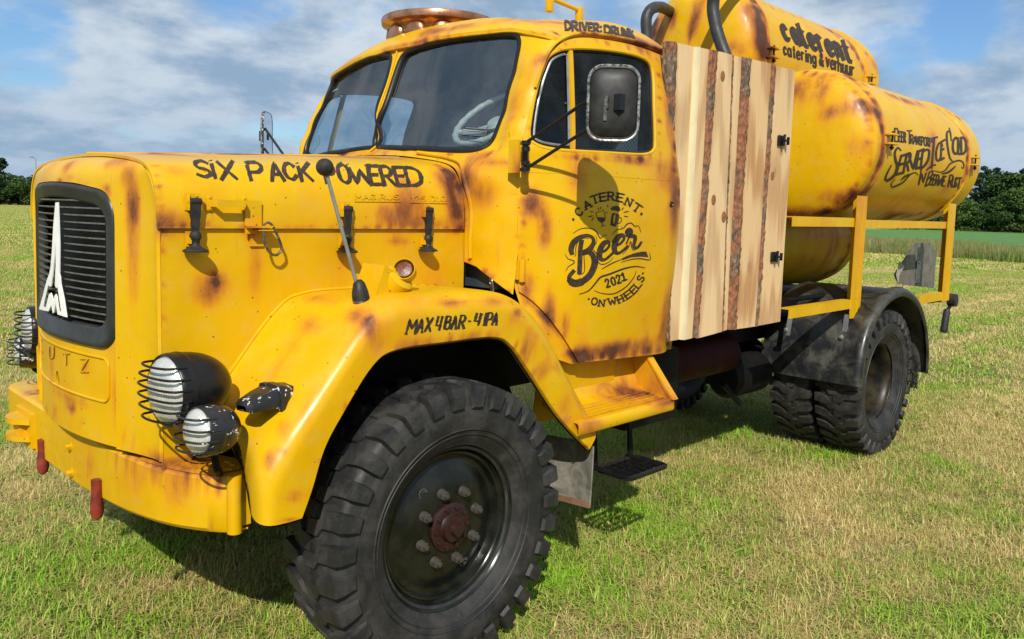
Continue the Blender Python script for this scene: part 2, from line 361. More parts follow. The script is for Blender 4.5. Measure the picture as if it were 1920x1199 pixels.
# --- bonnet lid
PROF = [(.440, 1.655), (.441, 1.70), (.449, 1.75), (.468, 1.80), (.505, 1.846), (.57, 1.873), (.70, 1.891), (.90, 1.906), (YC, 1.912)]
PROF = cr(PROF, 4)
def arch(x, ins=0.):
    o = []; 
    for y, z in PROF: 
        w = max(0, (z-1.68)/.23); zz_ = z+.075*min(1, w)*(x+.9)/1.3-ins*min(1, w); o.append((y+ins*(1-min(1, w)*.3), zz_))
    return o
def lid_rows(ins, xs0=-.905):
    rows = []
    for u in np.linspace(0, 1, 80):
        row = []
        for s_, (y, z) in enumerate(arch(0)):
            xr = .406-.15*max(0, (y-.62)/.48)**1.2 if y > .62 else .406
            x = xs0+(xr-xs0)*u; y2, z2 = arch(x, ins)[s_]; row.append((x, y2, z2))
        rows.append(row+[my(p) for p in reversed(row[:-1])])
    return rows
g = G().grid(lid_rows(0), flip=True); V, F = solid(g.V, g.F, .010)
lid = mk('bonnet_lid', V, F, YEL, truck)
g = G().tube([(x, YC, arch(x)[-1][1]+.002) for x in np.linspace(-.89, .22, 10)], .006, 8); g.mk('centre_hinge', YEL, lid)
g = G()
for k in range(4): g.lathe([(-.055, 0), (-.05, .012), (-.03, .022), (.03, .022), (.05, .012), (.055, 0)], (.02+k*.09, YC+.35, arch(.05)[-1][1]-.004), (.25, 1, 0), 10)
g.mk('air_louvre', YEL, lid, label='row of raised louvres')

# --- bonnet side panels
for s_ in (0, 1):
    V, F = cdt([(-.895, .80), (-.84, .80), (-.66, 1.10), (-.48, 1.32), (-.38, 1.375), (.42, 1.36), (.42, 1.665), (-.895, 1.665)], [], .022, lambda x, z: (x, .452, z)); V = [(v[0], .458-(.006 if abs(v[0]) < 9 else 0), v[2]) for v in V]; V, F = solid(V, F, -.008); V = V+np.array([0, .454-V[:, 1].min(), 0])
    if s_: V, F = mirV(V, F)
    mk('bonnet_side', V, F, YEL, truck)

# --- nose cowl
def facex(y, z): return -1.012+.33*(y-YC)**2+(z-.94)*.012
def outerring():
    o = [(.452, z) for z in np.linspace(.882, 1.655, 16)[:-1]]
    o += [(y+.008, z-.010*min(1, max(0, (z-1.66)/.1))-.014*min(1, max(0, (z-1.82)/.08))) for y, z in arch(-.9)]
    return o
OR = outerring(); NB = 15; NA = len(OR)-NB
def frame_top(y): return 1.76+.036*(1-min(1, abs(y-YC)/.395)**2)
def inner_ring():
    o = [(.70, z) for z in np.linspace(.882, 1.60, NB+1)[:-1]]
    cp = [(.70, 1.60), (.70, 1.66), (.704, 1.70), (.722, 1.742), (.76, 1.772), (.84, 1.786), (.96, 1.799), (YC, 1.803)]
    C_ = cr(cp, 8); idx = np.linspace(0, len(C_)-1, NA); o += [C_[int(round(i))] for i in idx]
    return o
IR = inner_ring(); rows = []
for (y0, z0), (y2, z2) in zip(OR, IR):
    x2 = facex(y2, z2); P0 = np.array([-.893, y0, z0]); P2 = np.array([x2, y2, z2]); P1 = np.array([facex(y0+.05, z0)+.004, y0+(y2-y0)*.10, z0+(z2-z0)*.10])
    rows.append([tuple((1-t)**2*P0+2*t*(1-t)*P1+t*t*P2) for t in np.linspace(0, 1, 24)])
rows = rows+[[my(p) for p in r] for r in reversed(rows[:-1])]
g = G().grid(rows)
nose = mk('nose_cowl', *solid(g.V, g.F, .012), YEL, truck)
# front face below and behind the grille frame
V, F = cdt([(.70, .882), (1.60, .882), (1.60, 1.262), (.70, 1.262)], [[(1.15+.022*math.cos(a), 1.055+.035*math.sin(a)) for a in np.linspace(0, 6.28, 13)[:-1]]], .035, lambda y, z: (facex(y, z), y, z))
V, F = solid(V, F, -.01); mk('nose_panel', V, F, YEL, truck)
def FE(y, z, o=0.): return (facex(y, z)-o, y, z)
def rrect(y0, y1, z0, z1, r, archh, n=8, za=None):
    o = []
    for cy, cz, a0 in ((y1-r, z0+r, -90), (y1-r, z1-r, 0), (y0+r, z1-r, 90), (y0+r, z0+r, 180)):
        for k in range(n+1): a = R_(a0+90*k/n); o.append([cy+r*math.cos(a), cz+r*math.sin(a)])
    o = dens([tuple(p) for p in o], .03); q = []
    for y, z in o:
        w = min(1, max(0, (z-(z0+z1)/2)/((z1-z0)/2))); q.append((y, z+archh*w*(1-((y-(y0+y1)/2)/((y1-y0)/2))**2)))
    return q
# pressed panel outline under the grille and the raised letters of the nose
g = G(); lp = rrect(.75, 1.55, 1.035, 1.19, .03, 0); g.tube([FE(y, z, .002) for y, z in lp], .005, 6, closed=True); g.mk('pressed_rim', YEL, nose)
# grille frame
defs = [(0, 0, 0, -.004), (.002, .002, .002, .010), (.008, .008, .008, .016), (.016, .018, .020, .0165), (.020, .024, .026, .012), (.044, .046, .066, .010), (.052, .056, .074, .004), (.056, .060, .078, -.03)]
rings = []
for a, tz, bz, dx in defs:
    lp = rrect(.702+a, 1.622-a, 1.222+bz, 1.768-tz, .085-a*.5, .036, 8); rings.append(lp)
m_ = min(len(r) for r in rings)
def resam(lp, m):
    P = np.array(lp+[lp[0]]); d = np.r_[0, np.cumsum(np.linalg.norm(np.diff(P, axis=0), axis=1))]; t = np.linspace(0, d[-1], m+1)[:-1]
    return np.c_[np.interp(t, d, P[:, 0]), np.interp(t, d, P[:, 1])]
g = G().grid([[FE(y, z, d[3]) for y, z in resam(r, 120)] for r, d in zip(rings, defs)], cv=True)
gf = g.mk('grille_frame', DARKF, truck, ang=60)
V, F = cdt([(.745, 1.28), (1.555, 1.28), (1.555, 1.80), (.745, 1.80)], [], .06, lambda y, z: (facex(y, z)+.05, y, z))
m, t, b = mat('radiator_core'); p = N(t, 'ShaderNodeNewGeometry').outputs['Position']; sp = N(t, 'ShaderNodeSeparateXYZ'); L(t, p, sp.inputs[0])
w_ = M(t, 'SINE', M(t, 'MULTIPLY', sp.outputs[1], 700)); w2 = M(t, 'SINE', M(t, 'MULTIPLY', sp.outputs[2], 330)); k_ = M(t, 'MULTIPLY', mapr(t, w_, 0, 1), mapr(t, w2, -.6, .6)); k2 = mapr(t, noise(t, p, 9, 4, .6), .5, .7)
L(t, mixc(t, M(t, 'MULTIPLY', k_, k2), (.008, .007, .006), (.16, .13, .10)), b.inputs['Base Color']); b.inputs['Roughness'].default_value = .6; RADM = m
mk('radiator_core', V, F, RADM, gf)
sl_mesh = None
for k in range(17):
    z = 1.318+k*.0262
    hw = .390 if k < 16 else .30
    ys = np.linspace(-hw, hw, 13); rows = []
    for y in ys: x = facex(YC+y, z); rows.append([(x-.004, YC+y, z+.0025), (x-.004, YC+y, z-.0025), (x+.022, YC+y, z-.008), (x+.022, YC+y, z-.003)])
    g = G().grid(rows, cv=True); g.mk('slat', simple('slat_paint', (.13, .13, .10), .5, 0, .4, 30) if k == 0 else MATS['slat_paint'], gf, ang=30)
# emblem: steeple over an M, outlines traced as a flat cut plate standing off the slats
def px(zx, zy, s=4.44, ox=60, oy=370): return (ox+zx/s, oy+zy/s)
def epoly(pts): return [tuple(UF(*px(*p_), lambda y, z: facex(y, z)-.022, -1.0)[1:]) for p_ in pts]
EO = [(205, 45), (226, 43), (232, 200), (238, 400), (237, 560), (236, 640), (243, 665), (248, 725), (275, 850), (297, 1000), (222, 975), (205, 880), (192, 960), (182, 966), (170, 900), (146, 950), (68, 932), (100, 820), (133, 690), (152, 640), (163, 590), (175, 450), (186, 250), (200, 90)]
EH1 = [(203, 370), (207, 480), (207, 570), (203, 640), (200, 735), (212, 760), (222, 745), (252, 955), (232, 948), (215, 830), (207, 806), (196, 822), (186, 872), (176, 830), (165, 797), (148, 815), (125, 916), (103, 914), (145, 730), (155, 745), (168, 742), (182, 640), (195, 500)]
V, F = cdt(epoly(EO), [epoly(EH1)], .012, lambda y, z: FE(y, z, .026)); V, F = solid(V, F, -.004); V = [(v[0], v[1], v[2]) for v in V]
mk('emblem', V, F, WHT, gf, ang=30, label='white steeple and M emblem')

# --- bumper
BP = cr([(-.755, .235, 0), (-.80, .27, 0), (-.87, .40, 0), (-.915, .56, 0), (-.94, .80, 0), (-.952, 1.27, 0), (-.958, 1.78, 0), (-.958, 2.08, 0), (-.935, 2.15, 0), (-.86, 2.18, 0)], 14)
BP = [q for q in BP]
bz0, bz1 = .645, .862
rows = []
for i, (x, y, _) in enumerate(BP):
    z1 = .862; z0 = float(np.interp(y, [.2, .6, 1.1], [.672, .655, .625]))
    rows.append([(x+(.19 if y < .5 or y > 1.9 else .30), y+(.02 if y < 1 else -.02), z1+.002), (x+.03, y, z1), (x+.010, y, z1-.004), (x, y, z1-.016), (x-.001, y, (z0+z1)/2), (x, y, z0+.014), (x+.012, y, z0), (x+.05, y, z0-.001)])
g = G().grid(rows, flip=True); bump_ = mk('front_bumper', *solid(g.V, g.F, .006), YEL, truck)
g = G().tube([(-.758, .222, .675), (-.758, .222, .868)], .024, 14); g.box((-.72, .25, .77), (.05, .03, .17)); g.mk('end_cap', YEL, bump_)
# tread plate patch on the bumper top
bx_ = lambda y: float(np.interp(y, [q[1] for q in BP], [q[0] for q in BP]))
g = G().grid([[(bx_(y)+o, y, .8665+(-.006 if o < .01 else 0)) for o in (.004, .014, .08, .17)] for y in np.linspace(.27, .60, 10)])
for i in range(8):
    for j in range(4): y = .285+i*.038; g.box((bx_(y)+.03+j*.036+(i % 2)*.015, y, .868), (.022, .004, .003), Matrix.Rotation(R_(25+90*((i+j) % 2)), 3, 'Z'))
g.mk('tread_plate', YEL, bump_)
for zz_ in (.70, .80): g = G().bolt(UF(*((133, 838) if zz_ > .75 else (135, 887)), lambda y, z: -.951, -.95), (-1, 0, 0), .013, .02); g.mk('bolt', YEL, bump_)
for y, z in ((1.62, .87), (1.9, .87)): g = G().bolt((-.88, y, .866), (0, 0, 1), .012, .012); g.mk('bolt', YEL, bump_)
# towing jaw at the centre
jaw = G()
for z in (.685, .76):
    pts = [(-.93, 1.69), (-.93, 1.90), (-.97, 1.905), (-1.025, 1.86), (-1.042, 1.80), (-1.025, 1.74), (-.98, 1.685)]
    jaw.prism([(a, b) for a, b in pts], lambda u, v, w: (u, v, w), z, z+.022)
jaw.box((-.965, 1.80, .73), (.02, .24, .15)); jaw.box((-.985, 1.80, .73), (.03, .10, .06)); jaw.mk('tow_jaw', YEL, bump_)
def tow_hook(y):
    g = G(); x = -.96; P = cr([(x+.05, y, .66), (x-.005, y, .655), (x-.03, y, .63), (x-.034, y, .60), (x-.015, y, .575), (x+.02, y, .572), (x+.03, y, .595)], 5)
    g.tube([(x, y, .72), (x, y, .67), (x, y, .63), (x, y, .60), (x, y, .578), (x, y, .568)], [.019, .018, .023, .024, .018, .005], 12)
    return g.mk('tow_hook', RED, truck)
tow_hook(YC-.25); tow_hook(YC+.42)

# --- front fenders
VS = [(-.80, .765), (-.785, .91), (-.715, 1.00), (-.60, 1.135), (-.42, 1.345), (-.30, 1.425), (-.05, 1.437), (.18, 1.430), (.33, 1.388), (.46, 1.272), (.64, 1.03), (.83, .77)]
IS = [(-.60, .47, .765), (-.66, .47, .92), (-.75, .47, 1.03), (-.67, .47, 1.13), (-.49, .47, 1.345), (-.37, .47, 1.406), (-.1, .47, 1.414), (.18, .47, 1.405), (.40, .40, 1.36), (.54, .21, 1.215), (.69, .17, 1.0), (.87, .13, .78)]
ES = [(-.645, .757), (-.610, .84), (-.565, .965), (-.50, 1.065), (-.385, 1.21), (-.285, 1.257), (-.05, 1.262), (.17, 1.258), (.27, 1.215), (.39, 1.085), (.57, .88), (.775, .702)]
def rs_(P, k=7): return np.array(cr(P, k))
vs_ = rs_([(a, 0, b) for a, b in VS]); is_ = rs_(IS); es_ = rs_([(a, 0, b) for a, b in ES])
# make the flat segments straighter: blend Catmull-Rom with the polyline
rows = []
for v, i_, e in zip(vs_, is_, es_):
    d = v-i_; A = i_+d*.72; B = v+(e-v)*.42; vv = v+np.array([0, 0, 0])
    row = [i_+np.array([0, .012, .006]), i_, i_+d*.12+np.array([0, 0, .004]), i_+d*.3+np.array([0, 0, .009]), i_+d*.5+np.array([0, 0, .009])]
    for t in np.linspace(0, 1, 8): row.append((1-t)**2*A+2*t*(1-t)*vv+t*t*B+np.array([0, 0, .005*(1-t)]))
    row += [B+(e-B)*.5, e*1.+np.array([0, 0, .004]), e+np.array([0, .006, 0]), e+np.array([0, .03, .002])]
    rows.append(row)
gr = np.array(rows); fenders = []
for s_ in (0, 1):
    g = G().grid(gr, flip=True); V, F = solid(g.V, g.F, .004)
    if s_: V, F = mirV(V, F)
    fo = mk('front_fender', V, F, YEL, truck, ang=50); fenders.append(fo)
    g = G().grid(gr[:, 2:-1]+np.array([0, .010, -.012])); 
    if s_: g.V, g.F = mirV(g.V, g.F)
    g.mk('arch_shade_liner', CHAS, fo)  # added black sheet: the shade under the fender, put into its colour
    g = G().tube([(q[0], q[1]-.014, q[2]+.010) for q in is_[14:56]], .0075, 8)
    if s_: g.V, g.F = mirV(g.V, g.F)
    g.mk('fender_piping', YEL, fo)
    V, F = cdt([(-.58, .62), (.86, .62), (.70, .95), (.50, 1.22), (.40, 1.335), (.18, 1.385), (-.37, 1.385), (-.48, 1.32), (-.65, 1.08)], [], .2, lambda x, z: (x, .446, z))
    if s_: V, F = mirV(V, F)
    mk('wheel_well', V, F, CHAS, truck)  # near-black closing sheet, its colour stands in for shade inside the arch
fen = fenders[0]
# anti-slip plate on the fender top
g = G(); P = [[(x, y, np.interp(x, is_[:, 0][30:56], is_[:, 2][30:56])+.012) for x in np.linspace(-.12, .36, 10)] for y in (.22, .455)]
g.grid(P); g.V, g.F = [tuple(v) for v in solid(g.V, g.F, .004)[0]], solid(g.V, g.F, .004)[1]
for i in range(20):
    for j in range(6):
        if (i+j) % 2 == 0: x = -.10+i*.023; g.box((x, .24+j*.04, np.interp(x, is_[:, 0][30:56], is_[:, 2][30:56])+.0145), (.028, .004, .003), Matrix.Rotation(R_(20 if j % 2 else -20), 3, 'Z'))
g.mk('tread_plate', YEL, fen)

# ================================================================== cab
def Hprof(z):
    zs = [.9, 1.05, 1.4, 1.75, 2.0, 2.2, 2.4, 2.56, 2.7]; ys = [.11, .095, .062, .047, .058, .082, .125, .175, .24]
    return float(np.interp(z, zs, ys))
def H(x, z):
    y = sum(Hprof(z+d) for d in (-.09, -.045, 0, .045, .09))/5
    lead = .50+max(0, z-2.0)*.50; amp = .165-.11*min(1, max(0, (z-1.95)/.5))-.05*min(1, max(0, (1.4-z)/.35))
    y += amp*min(1.15, max(0, (lead+.46-x)/.46))**2
    y += .03*min(1.6, max(0, (x-1.38)/.14))**2
    return y
# front of the cab as x = F(y, z)
nd = []; vl = []
def node(y, z, x): nd.append((y, z)); vl.append(x)
for z in (2.0, 2.17, 2.34, 2.5, 2.58):
    for y in (.34, .45, .65, .88, 1.15): node(y, z, .394+.149*(y-YC)**2+.34*(z-2.011))
doorfront = [(971, 470, .118), (970, 400, .118), (970, 350, .12), (971, 300, .12), (985, 240, .125), (1001, 180, .135), (1019, 125, .155), (1036, 95, .17)]
doorfront = [(u, v, float(UH(u, v, H)[1])) for u, v, _ in doorfront]
for u, v, y in doorfront: q = U(u, v, 'y', y); node(y, q[2], q[0]); node(y+.035, q[2], q[0]-.030)
for z in (1.42, 1.55, 1.7): node(.45, z, .415)
node(.505, 1.86, .415); node(.60, 1.93, .41); node(.80, 1.965, .375); node(1.15, 1.98, .31)
for z in (1.4, 1.6, 1.8): node(.34, z, .428)
node(.40, 1.92, .405)
F_ = RBF(nd, vl, 2e-5)
def WF(u, v): q = UF(u, v, F_, .45); return (q[1], q[2])
WSO = [(753, 106), (773, 92), (800, 83), (850, 72), (920, 64), (962, 63), (974, 72), (974, 95), (965, 140), (951, 190), (939, 230), (926, 262), (905, 280), (870, 285), (800, 282), (735, 280), (708, 278), (701, 268), (704, 250), (719, 200), (736, 150)]
ws = [WF(*p) for p in WSO]; ws = cr(ws, 4, closed=True)
arc_ = [(y, z) for y, z in arch(.41) if z > 1.66]
arc_ = [(y+.006, z+.004) for y, z in arc_]
left = [(u_y, U(u, v, 'y', u_y)[2]) for u, v, u_y in reversed(doorfront)]       # from the top down to z 1.44
top = [(YC, 2.536), (.9, 2.542), (.7, 2.543), (.5, 2.537), (.40, 2.528), (.33, 2.514), (.26, 2.495), (.20, 2.472)]
outl = [(.448, 1.512), (.446, 1.60)]+arc_+top+left+[(doorfront[0][2], 1.385), (.30, 1.445), (.38, 1.495)]
fv, ff = cdt(outl, [ws], .021, lambda y, z: (F_(y, z), y, z))
parts = []
V, F = solid(fv, [tuple(reversed(f)) for f in ff], .006)
Vm, Fm = mirV(V, F); n_ = len(V)
# orientation check: outward is -x
def facing(V, F, ax, sg):
    V = np.array(V); s = sum(np.cross(V[f[1]]-V[f[0]], V[f[2]]-V[f[0]])[ax] for f in F[:len(F)//3]); return (s > 0) == (sg > 0)
if not facing(fv, [tuple(reversed(f)) for f in ff], 0, -1): V, F = solid(fv, ff, .006); Vm, Fm = mirV(V, F)
cabf = mk('cab_front', list(map(tuple, V))+list(Vm), list(F)+[tuple(i+n_ for i in f) for f in Fm], YEL, truck, ang=50)
# flange that frames the rear edge of the bonnet
g = G(); P = [(.412, y-.004, z+.010) for y, z in [(.444, 1.52), (.444, 1.60)]+[(a, b) for a, b in arch(.41) if b > 1.66 and a < .80]]
g.tube([(F_(p[1]-.03, p[2]+.012)-.004, p[1]-.03, p[2]+.012) if p[2] > 1.9 else (F_(p[1]-.03, p[2])-.003, p[1]-.03, p[2]) for p in P], .010, 8)
g2 = G().add(*mirV(g.V, g.F)); g.mk('cowl_bead', YEL, cabf); g2.mk('cowl_bead', YEL, cabf)
# windscreens
for s_ in (0, 1):
    gv = [(F_(y, z)+.012, y, z) for y, z in ws]; cyz = np.mean(ws, axis=0)
    V, F = cdt(ws, [], .09, lambda y, z: (F_(min(max(y, .3), YC), z)+.016, y, z))
    if s_: V, F = mirV(V, F)
    w_ = mk('windscreen', V, F, GLASS, truck, ang=180)
    g = G(); c_ = np.array(ws); rings = []
    for dx, sc in ((.004, -.006), (-.007, -.003), (-.009, .005), (-.006, .014), (.002, .019), (.014, .020)):
        r = []
        for i in range(len(c_)):
            t = c_[(i+1) % len(c_)]-c_[i-1]; t /= np.linalg.norm(t); n2_ = np.array([-t[1], t[0]])
            if np.dot(n2_, cyz-c_[i]) < 0: n2_ = -n2_
            q = c_[i]+n2_*sc; r.append((F_(c_[i][0], c_[i][1])+dx, q[0], q[1]))
        rings.append(r)
    g.grid(rings, cv=True)
    if s_: g.V, g.F = mirV(g.V, g.F)
    g.mk('windscreen_rubber', GASK, w_, ang=60)
# sticker on the driver's glass, seen from outside
def wpx(zx, zy): return (820+zx/9.99, 170+zy/9.99)
SB = [WF(*wpx(*q)) for q in ((470, 655), (920, 690), (785, 1050), (335, 1020))]
g = G(); loop = [(F_(y, z)+.010, y, z) for y, z in SB]
g.tube(loop, .0013, 4, closed=True)
hl = [WF(*wpx(*q)) for q in ((435, 745), (890, 778))]; g.tube([(F_(y, z)+.010, y, z) for y, z in hl], .0013, 4)
for (a, b), wdt in ((((505, 700), (880, 730)), .005), (((440, 825), (550, 832)), .0032), (((610, 838), (845, 858)), .0022), (((400, 915), (510, 922)), .0032), (((545, 935), (800, 958)), .0022)):
    q = [WF(*wpx(*a)), WF(*wpx(*b))]; g.tube([(F_(y, z)+.010, y, z) for y, z in q], wdt, 4)
STK = simple('sticker_print', (.10, .13, .16), .5); g.mk('glass_sticker', STK, truck, label='small printed sticker on the driver side windscreen')
# centre post trim
g = G(); g.tube([(F_(YC, z)-.004, YC, z) for z in np.linspace(2.0, 2.54, 12)], [.006]*12, 6); g.mk('centre_post_trim', YEL, cabf)

# door and window outlines, measured on the side surface
def HD(u, v): q = UH(u, v, H); return (q[0], q[2])
DO = [(973, 547), (971, 480), (970, 400), (970, 340), (971, 300), (984, 240), (1001, 180), (1019, 125), (1036, 96), (1058, 78), (1090, 71), (1135, 75), (1190, 86), (1232, 101), (1250, 116), (1258, 160), (1263, 230), (1271, 310), (1277, 400), (1275, 500), (1268, 590), (1258, 655)]
door = cr([HD(*p) for p in DO], 3); bot = [HD(*p) for p in ((1258, 655), (1085, 680))]; fr = cr([HD(*p) for p in ((1085, 680), (1060, 638), (1030, 597), (1000, 566), (973, 547))], 3)
doorpoly = door+[bot[1]]+fr[1:-1]
WO_ = [(1004, 270), (995, 259), (994, 242), (1000, 200), (1011, 153), (1020, 128), (1030, 107), (1046, 96), (1067, 91), (1110, 91), (1170, 98), (1205, 108), (1220, 120), (1226, 140), (1228, 200), (1230, 265), (1227, 282), (1212, 290), (1170, 289), (1080, 284), (1030, 279)]
win = cr([HD(*p) for p in WO_], 3, closed=True)
def offs(poly, d):
    P = np.array(poly); c = P.mean(0); o = []
    for i in range(len(P)):
        t = P[(i+1) % len(P)]-P[i-1]; t /= (np.linalg.norm(t)+1e-9); n_ = np.array([-t[1], t[0]])
        if np.dot(n_, P[i]-c) < 0: n_ = -n_
        o.append(tuple(P[i]+n_*d))
    return o
sidepoly = [HD(*p) for p in ((969, 540), (966, 470), (965, 400), (965, 340), (966, 300), (979, 240), (996, 180), (1013, 123), (1028, 92), (1052, 71), (1090, 65), (1135, 69), (1190, 80), (1236, 95), (1256, 110))]
sidepoly += [(1.52, 2.50), (1.53, 2.3), (1.545, 2.0), (1.555, 1.6), (1.55, 1.25), (1.53, 1.07), (.78, 1.065), (.68, 1.10), (.54, 1.32)]
hole = offs(win, .035)
doors = []
for s_ in (0, 1):
    V, F = cdt(sidepoly, [hole], .03, lambda x, z: (x, H(x, z)+.013, z))
    if not facing(V, F, 1, -1): F = [tuple(reversed(f)) for f in F]
    V, F = solid(V, F, .01)
    if s_: V, F = mirV(V, F)
    mk('cab_side', V, F, YEL, truck, ang=50)
    V, F = cdt(doorpoly, [win], .019, lambda x, z: (x, H(x, z), z))
    if not facing(V, F, 1, -1): F = [tuple(reversed(f)) for f in F]
    V, F = solid(V, F, .034)
    if s_: V, F = mirV(V, F)
    dr = mk('door', V, F, YEL, truck, ang=50); doors.append(dr)
    g = G().tube([(x, H(x, z)+.006, z) for x, z in win], .0085, 8, closed=True)
    if s_: g.V, g.F = mirV(g.V, g.F)
    g.mk('window_surround', YEL, dr)
    g = G().tube([(x, H(x, z)+.016, z) for x, z in offs(win, -.010)], .007, 6, closed=True)
    if s_: g.V, g.F = mirV(g.V, g.F)
    g.mk('window_seal', GASK, dr)
    # mullion, quarter light, main pane
    m0, m1 = HD(1072, 88), HD(1077, 287); 
    g = G(); 
    P = [np.array(m0)+(np.array(m1)-np.array(m0))*t for t in np.linspace(0, 1, 10)]
    g.grid([[(q[0]-.011, H(*q)+.004, q[1]), (q[0]+.011, H(*q)+.004, q[1]), (q[0]+.011, H(*q)+.02, q[1]), (q[0]-.011, H(*q)+.02, q[1])] for q in P], cv=True)
    if s_: g.V, g.F = mirV(g.V, g.F)
    g.mk('mullion', YEL, dr)
    def xm(z): t = (z-m0[1])/(m1[1]-m0[1]); return m0[0]+(m1[0]-m0[0])*t
    V, F = cdt(win, [], .10, lambda x, z: (x, H(x, z)+.018, z))
    if s_: V, F = mirV(V, F)
    mk('window_pane', V, F, GLASS, dr, ang=180)
    ql = [p for p in offs(win, -.022) if p[0] < xm(p[1])-.02]; 
    ql = sorted(ql, key=lambda p: math.atan2(p[1]-2.25, p[0]-(min(q[0] for q in ql)+max(q[0] for q in ql))/2))
    zt = max(p[1] for p in ql); zb = min(p[1] for p in ql); ql = [p for p in ql]+[]
    # order around centre and close with the mullion side
    cxx = np.mean([p[0] for p in ql]); czz = (zt+zb)/2; allp = ql+[(xm(z)-.018, z) for z in np.linspace(zb+.004, zt-.004, 10)]
    allp = sorted(allp, key=lambda p: math.atan2(p[1]-czz, p[0]-cxx))
    g = G().tube([(x, H(x, z)+.010, z) for x, z in allp], .0055, 6, closed=True)
    if s_: g.V, g.F = mirV(g.V, g.F)
    g.mk('quarter_light_frame', GALV, dr)
    # hinge
    if s_ == 0:
        q = HD(978, 507); g = G(); g.tube([(q[0], H(*q)-.004, q[1]-.05), (q[0], H(*q)-.004, q[1]+.045)], .014, 10); g.box((q[0]+.0, H(*q)+.006, q[1]), (.05, .012, .08)); g.mk('door_hinge', YEL, dr)
        q = HD(1258, 383); g = G(); g.lathe([(-.004, .014), (-.008, .010), (-.002, .006)], (q[0], H(*q), q[1]), (0, 1, 0), 14); g.box((q[0], H(*q)+.0, q[1]), (.006, .006, .022)); g.mk('door_lock', BLK, dr)
D0 = doors[0]
# small belt crease on the door
g = G(); xs = np.linspace(HD(971, 320)[0]+.02, HD(1268, 320)[0]-.02, 20); 
g.tube([(x, H(x, 1.905)+.0025, 1.905) for x in xs], .004, 6); g.mk('belt_crease', YEL, D0)

# roof
BL = [U(742, 88, 'y', YC), U(770, 77, 'y', .98), U(800, 70, 'y', .88), U(850, 63, 'y', .72), U(905, 57, 'y', .55), U(950, 53, 'y', .42), U(975, 53, 'y', .33), U(1003, 60, 'y', .25)]
BL = [np.array((F_(q[1], q[2]-.01)-.014, q[1], q[2])) for q in BL[:6]]+[np.array((F_(.33, 2.527)-.014, .33, 2.522)), np.array((F_(.245, 2.50)-.010, .238, 2.498))]
for u, v in ((1050, 74), (1066, 67), (1090, 62), (1135, 66), (1190, 77), (1236, 92), (1250, 99)): q = UH(u, v, lambda x, z: H(x, z)-.002); BL.append(np.array(q))
BL += [np.array((1.54, .22, 2.55)), np.array((1.575, .40, 2.61)), np.array((1.58, .7, 2.635)), np.array((1.58, YC, 2.645))]
BLc = [np.array(p) for p in cr(BL, 7)]
def spine(b):
    x = min(max(b[0], .88), 1.3); return np.array([x, YC, 2.665+.05*min(1, (x-.88)/.42)])
rows = []
for b in BLc:
    A = spine(b); row = [b+np.array([0.010, (YC-b[1])*.02+.006, -.012]), b+np.array([0, 0, -.008])]
    for t in np.linspace(0, 1, 22):
        s2 = 1-(1-t)**(3.3+2.7*min(1, (A[0]-.88)/.42)); row.append(np.array([b[0]+(A[0]-b[0])*t, b[1]+(A[1]-b[1])*t, b[2]+(A[2]-b[2])*s2]))
    rows.append(row)
g = G().grid(rows); V, F = solid(g.V, g.F, .006)
g1 = G().add(V, F); g1.add(*mirV(V, F)); roof = g1.mk('cab_roof', YEL, truck, ang=45)
# drip rail over the door
dl = [HD(*p) for p in ((1001, 165), (1016, 122), (1032, 90), (1057, 71), (1090, 63), (1135, 67), (1190, 78), (1236, 93), (1262, 106))]
for s_ in (0, 1):
    g = G().tube([(x, H(x, z)-.008, z) for x, z in cr(dl, 4)], .007, 8)
    if s_: g.V, g.F = mirV(g.V, g.F)
    g.mk('drip_rail', YEL, roof)
q = UH(1256, 105, H); g = G(); g.prism([(0, 0), (.10, -.035), (.11, -.05), (0, -.03)], lambda u, v, w: (q[0]+u-.02, w, q[2]+v), q[1]-.012, q[1]+.10); g.mk('gutter_end', YEL, roof)
# rear wall of the cab, floor, lining, seat, dash, wheel
V, F = cdt([(.13, 1.07), (2.17, 1.07), (2.215, 1.5), (2.215, 2.1), (2.14, 2.40), (2.0, 2.52), (1.15, 2.60), (.28, 2.55), (.16, 2.42), (.085, 2.1), (.085, 1.5)], [], .3, lambda y, z: (1.53, y, z)); V, F = solid(V, F, -.02)
cw = mk('cab_back', V, F, INT, truck, mats=[INT])
m, t, b = mat('perforated_lining'); p = geo(t); sp = N(t, 'ShaderNodeSeparateXYZ'); L(t, p, sp.inputs[0])
hx = M(t, 'SINE', M(t, 'MULTIPLY', sp.outputs[1], 260)); hz2 = M(t, 'SINE', M(t, 'MULTIPLY', sp.outputs[2], 260)); k_ = mapr(t, M(t, 'MULTIPLY', hx, hz2), .35, .6)
L(t, mixc(t, k_, (.10, .13, .15), (.015, .02, .022)), b.inputs['Base Color']); b.inputs['Roughness'].default_value = .7; PERF = m
g = G(); g.box((1.515, YC, 2.02), (.01, 1.6, .72)); g.mk('lining_panel', PERF, cw)
g = G(); g.box((.95, YC, 1.16), (1.15, 1.75, .04)); g.mk('cab_floor', CHAS, truck)
g = G(); g.box((1.36, .62, 1.70), (.14, .62, .62), Matrix.Rotation(R_(10), 3, 'Y'), bev=.05); g.box((1.15, .62, 1.42), (.48, .62, .14), bev=.05); g.mk('driver_seat', SEAT, truck)
g = G(); g.box((1.38, 1.58, 1.62), (.13, .9, .46), Matrix.Rotation(R_(10), 3, 'Y'), bev=.05); g.box((1.15, 1.58, 1.40), (.48, .9, .14), bev=.05); g.mk('passenger_bench', SEAT, truck)
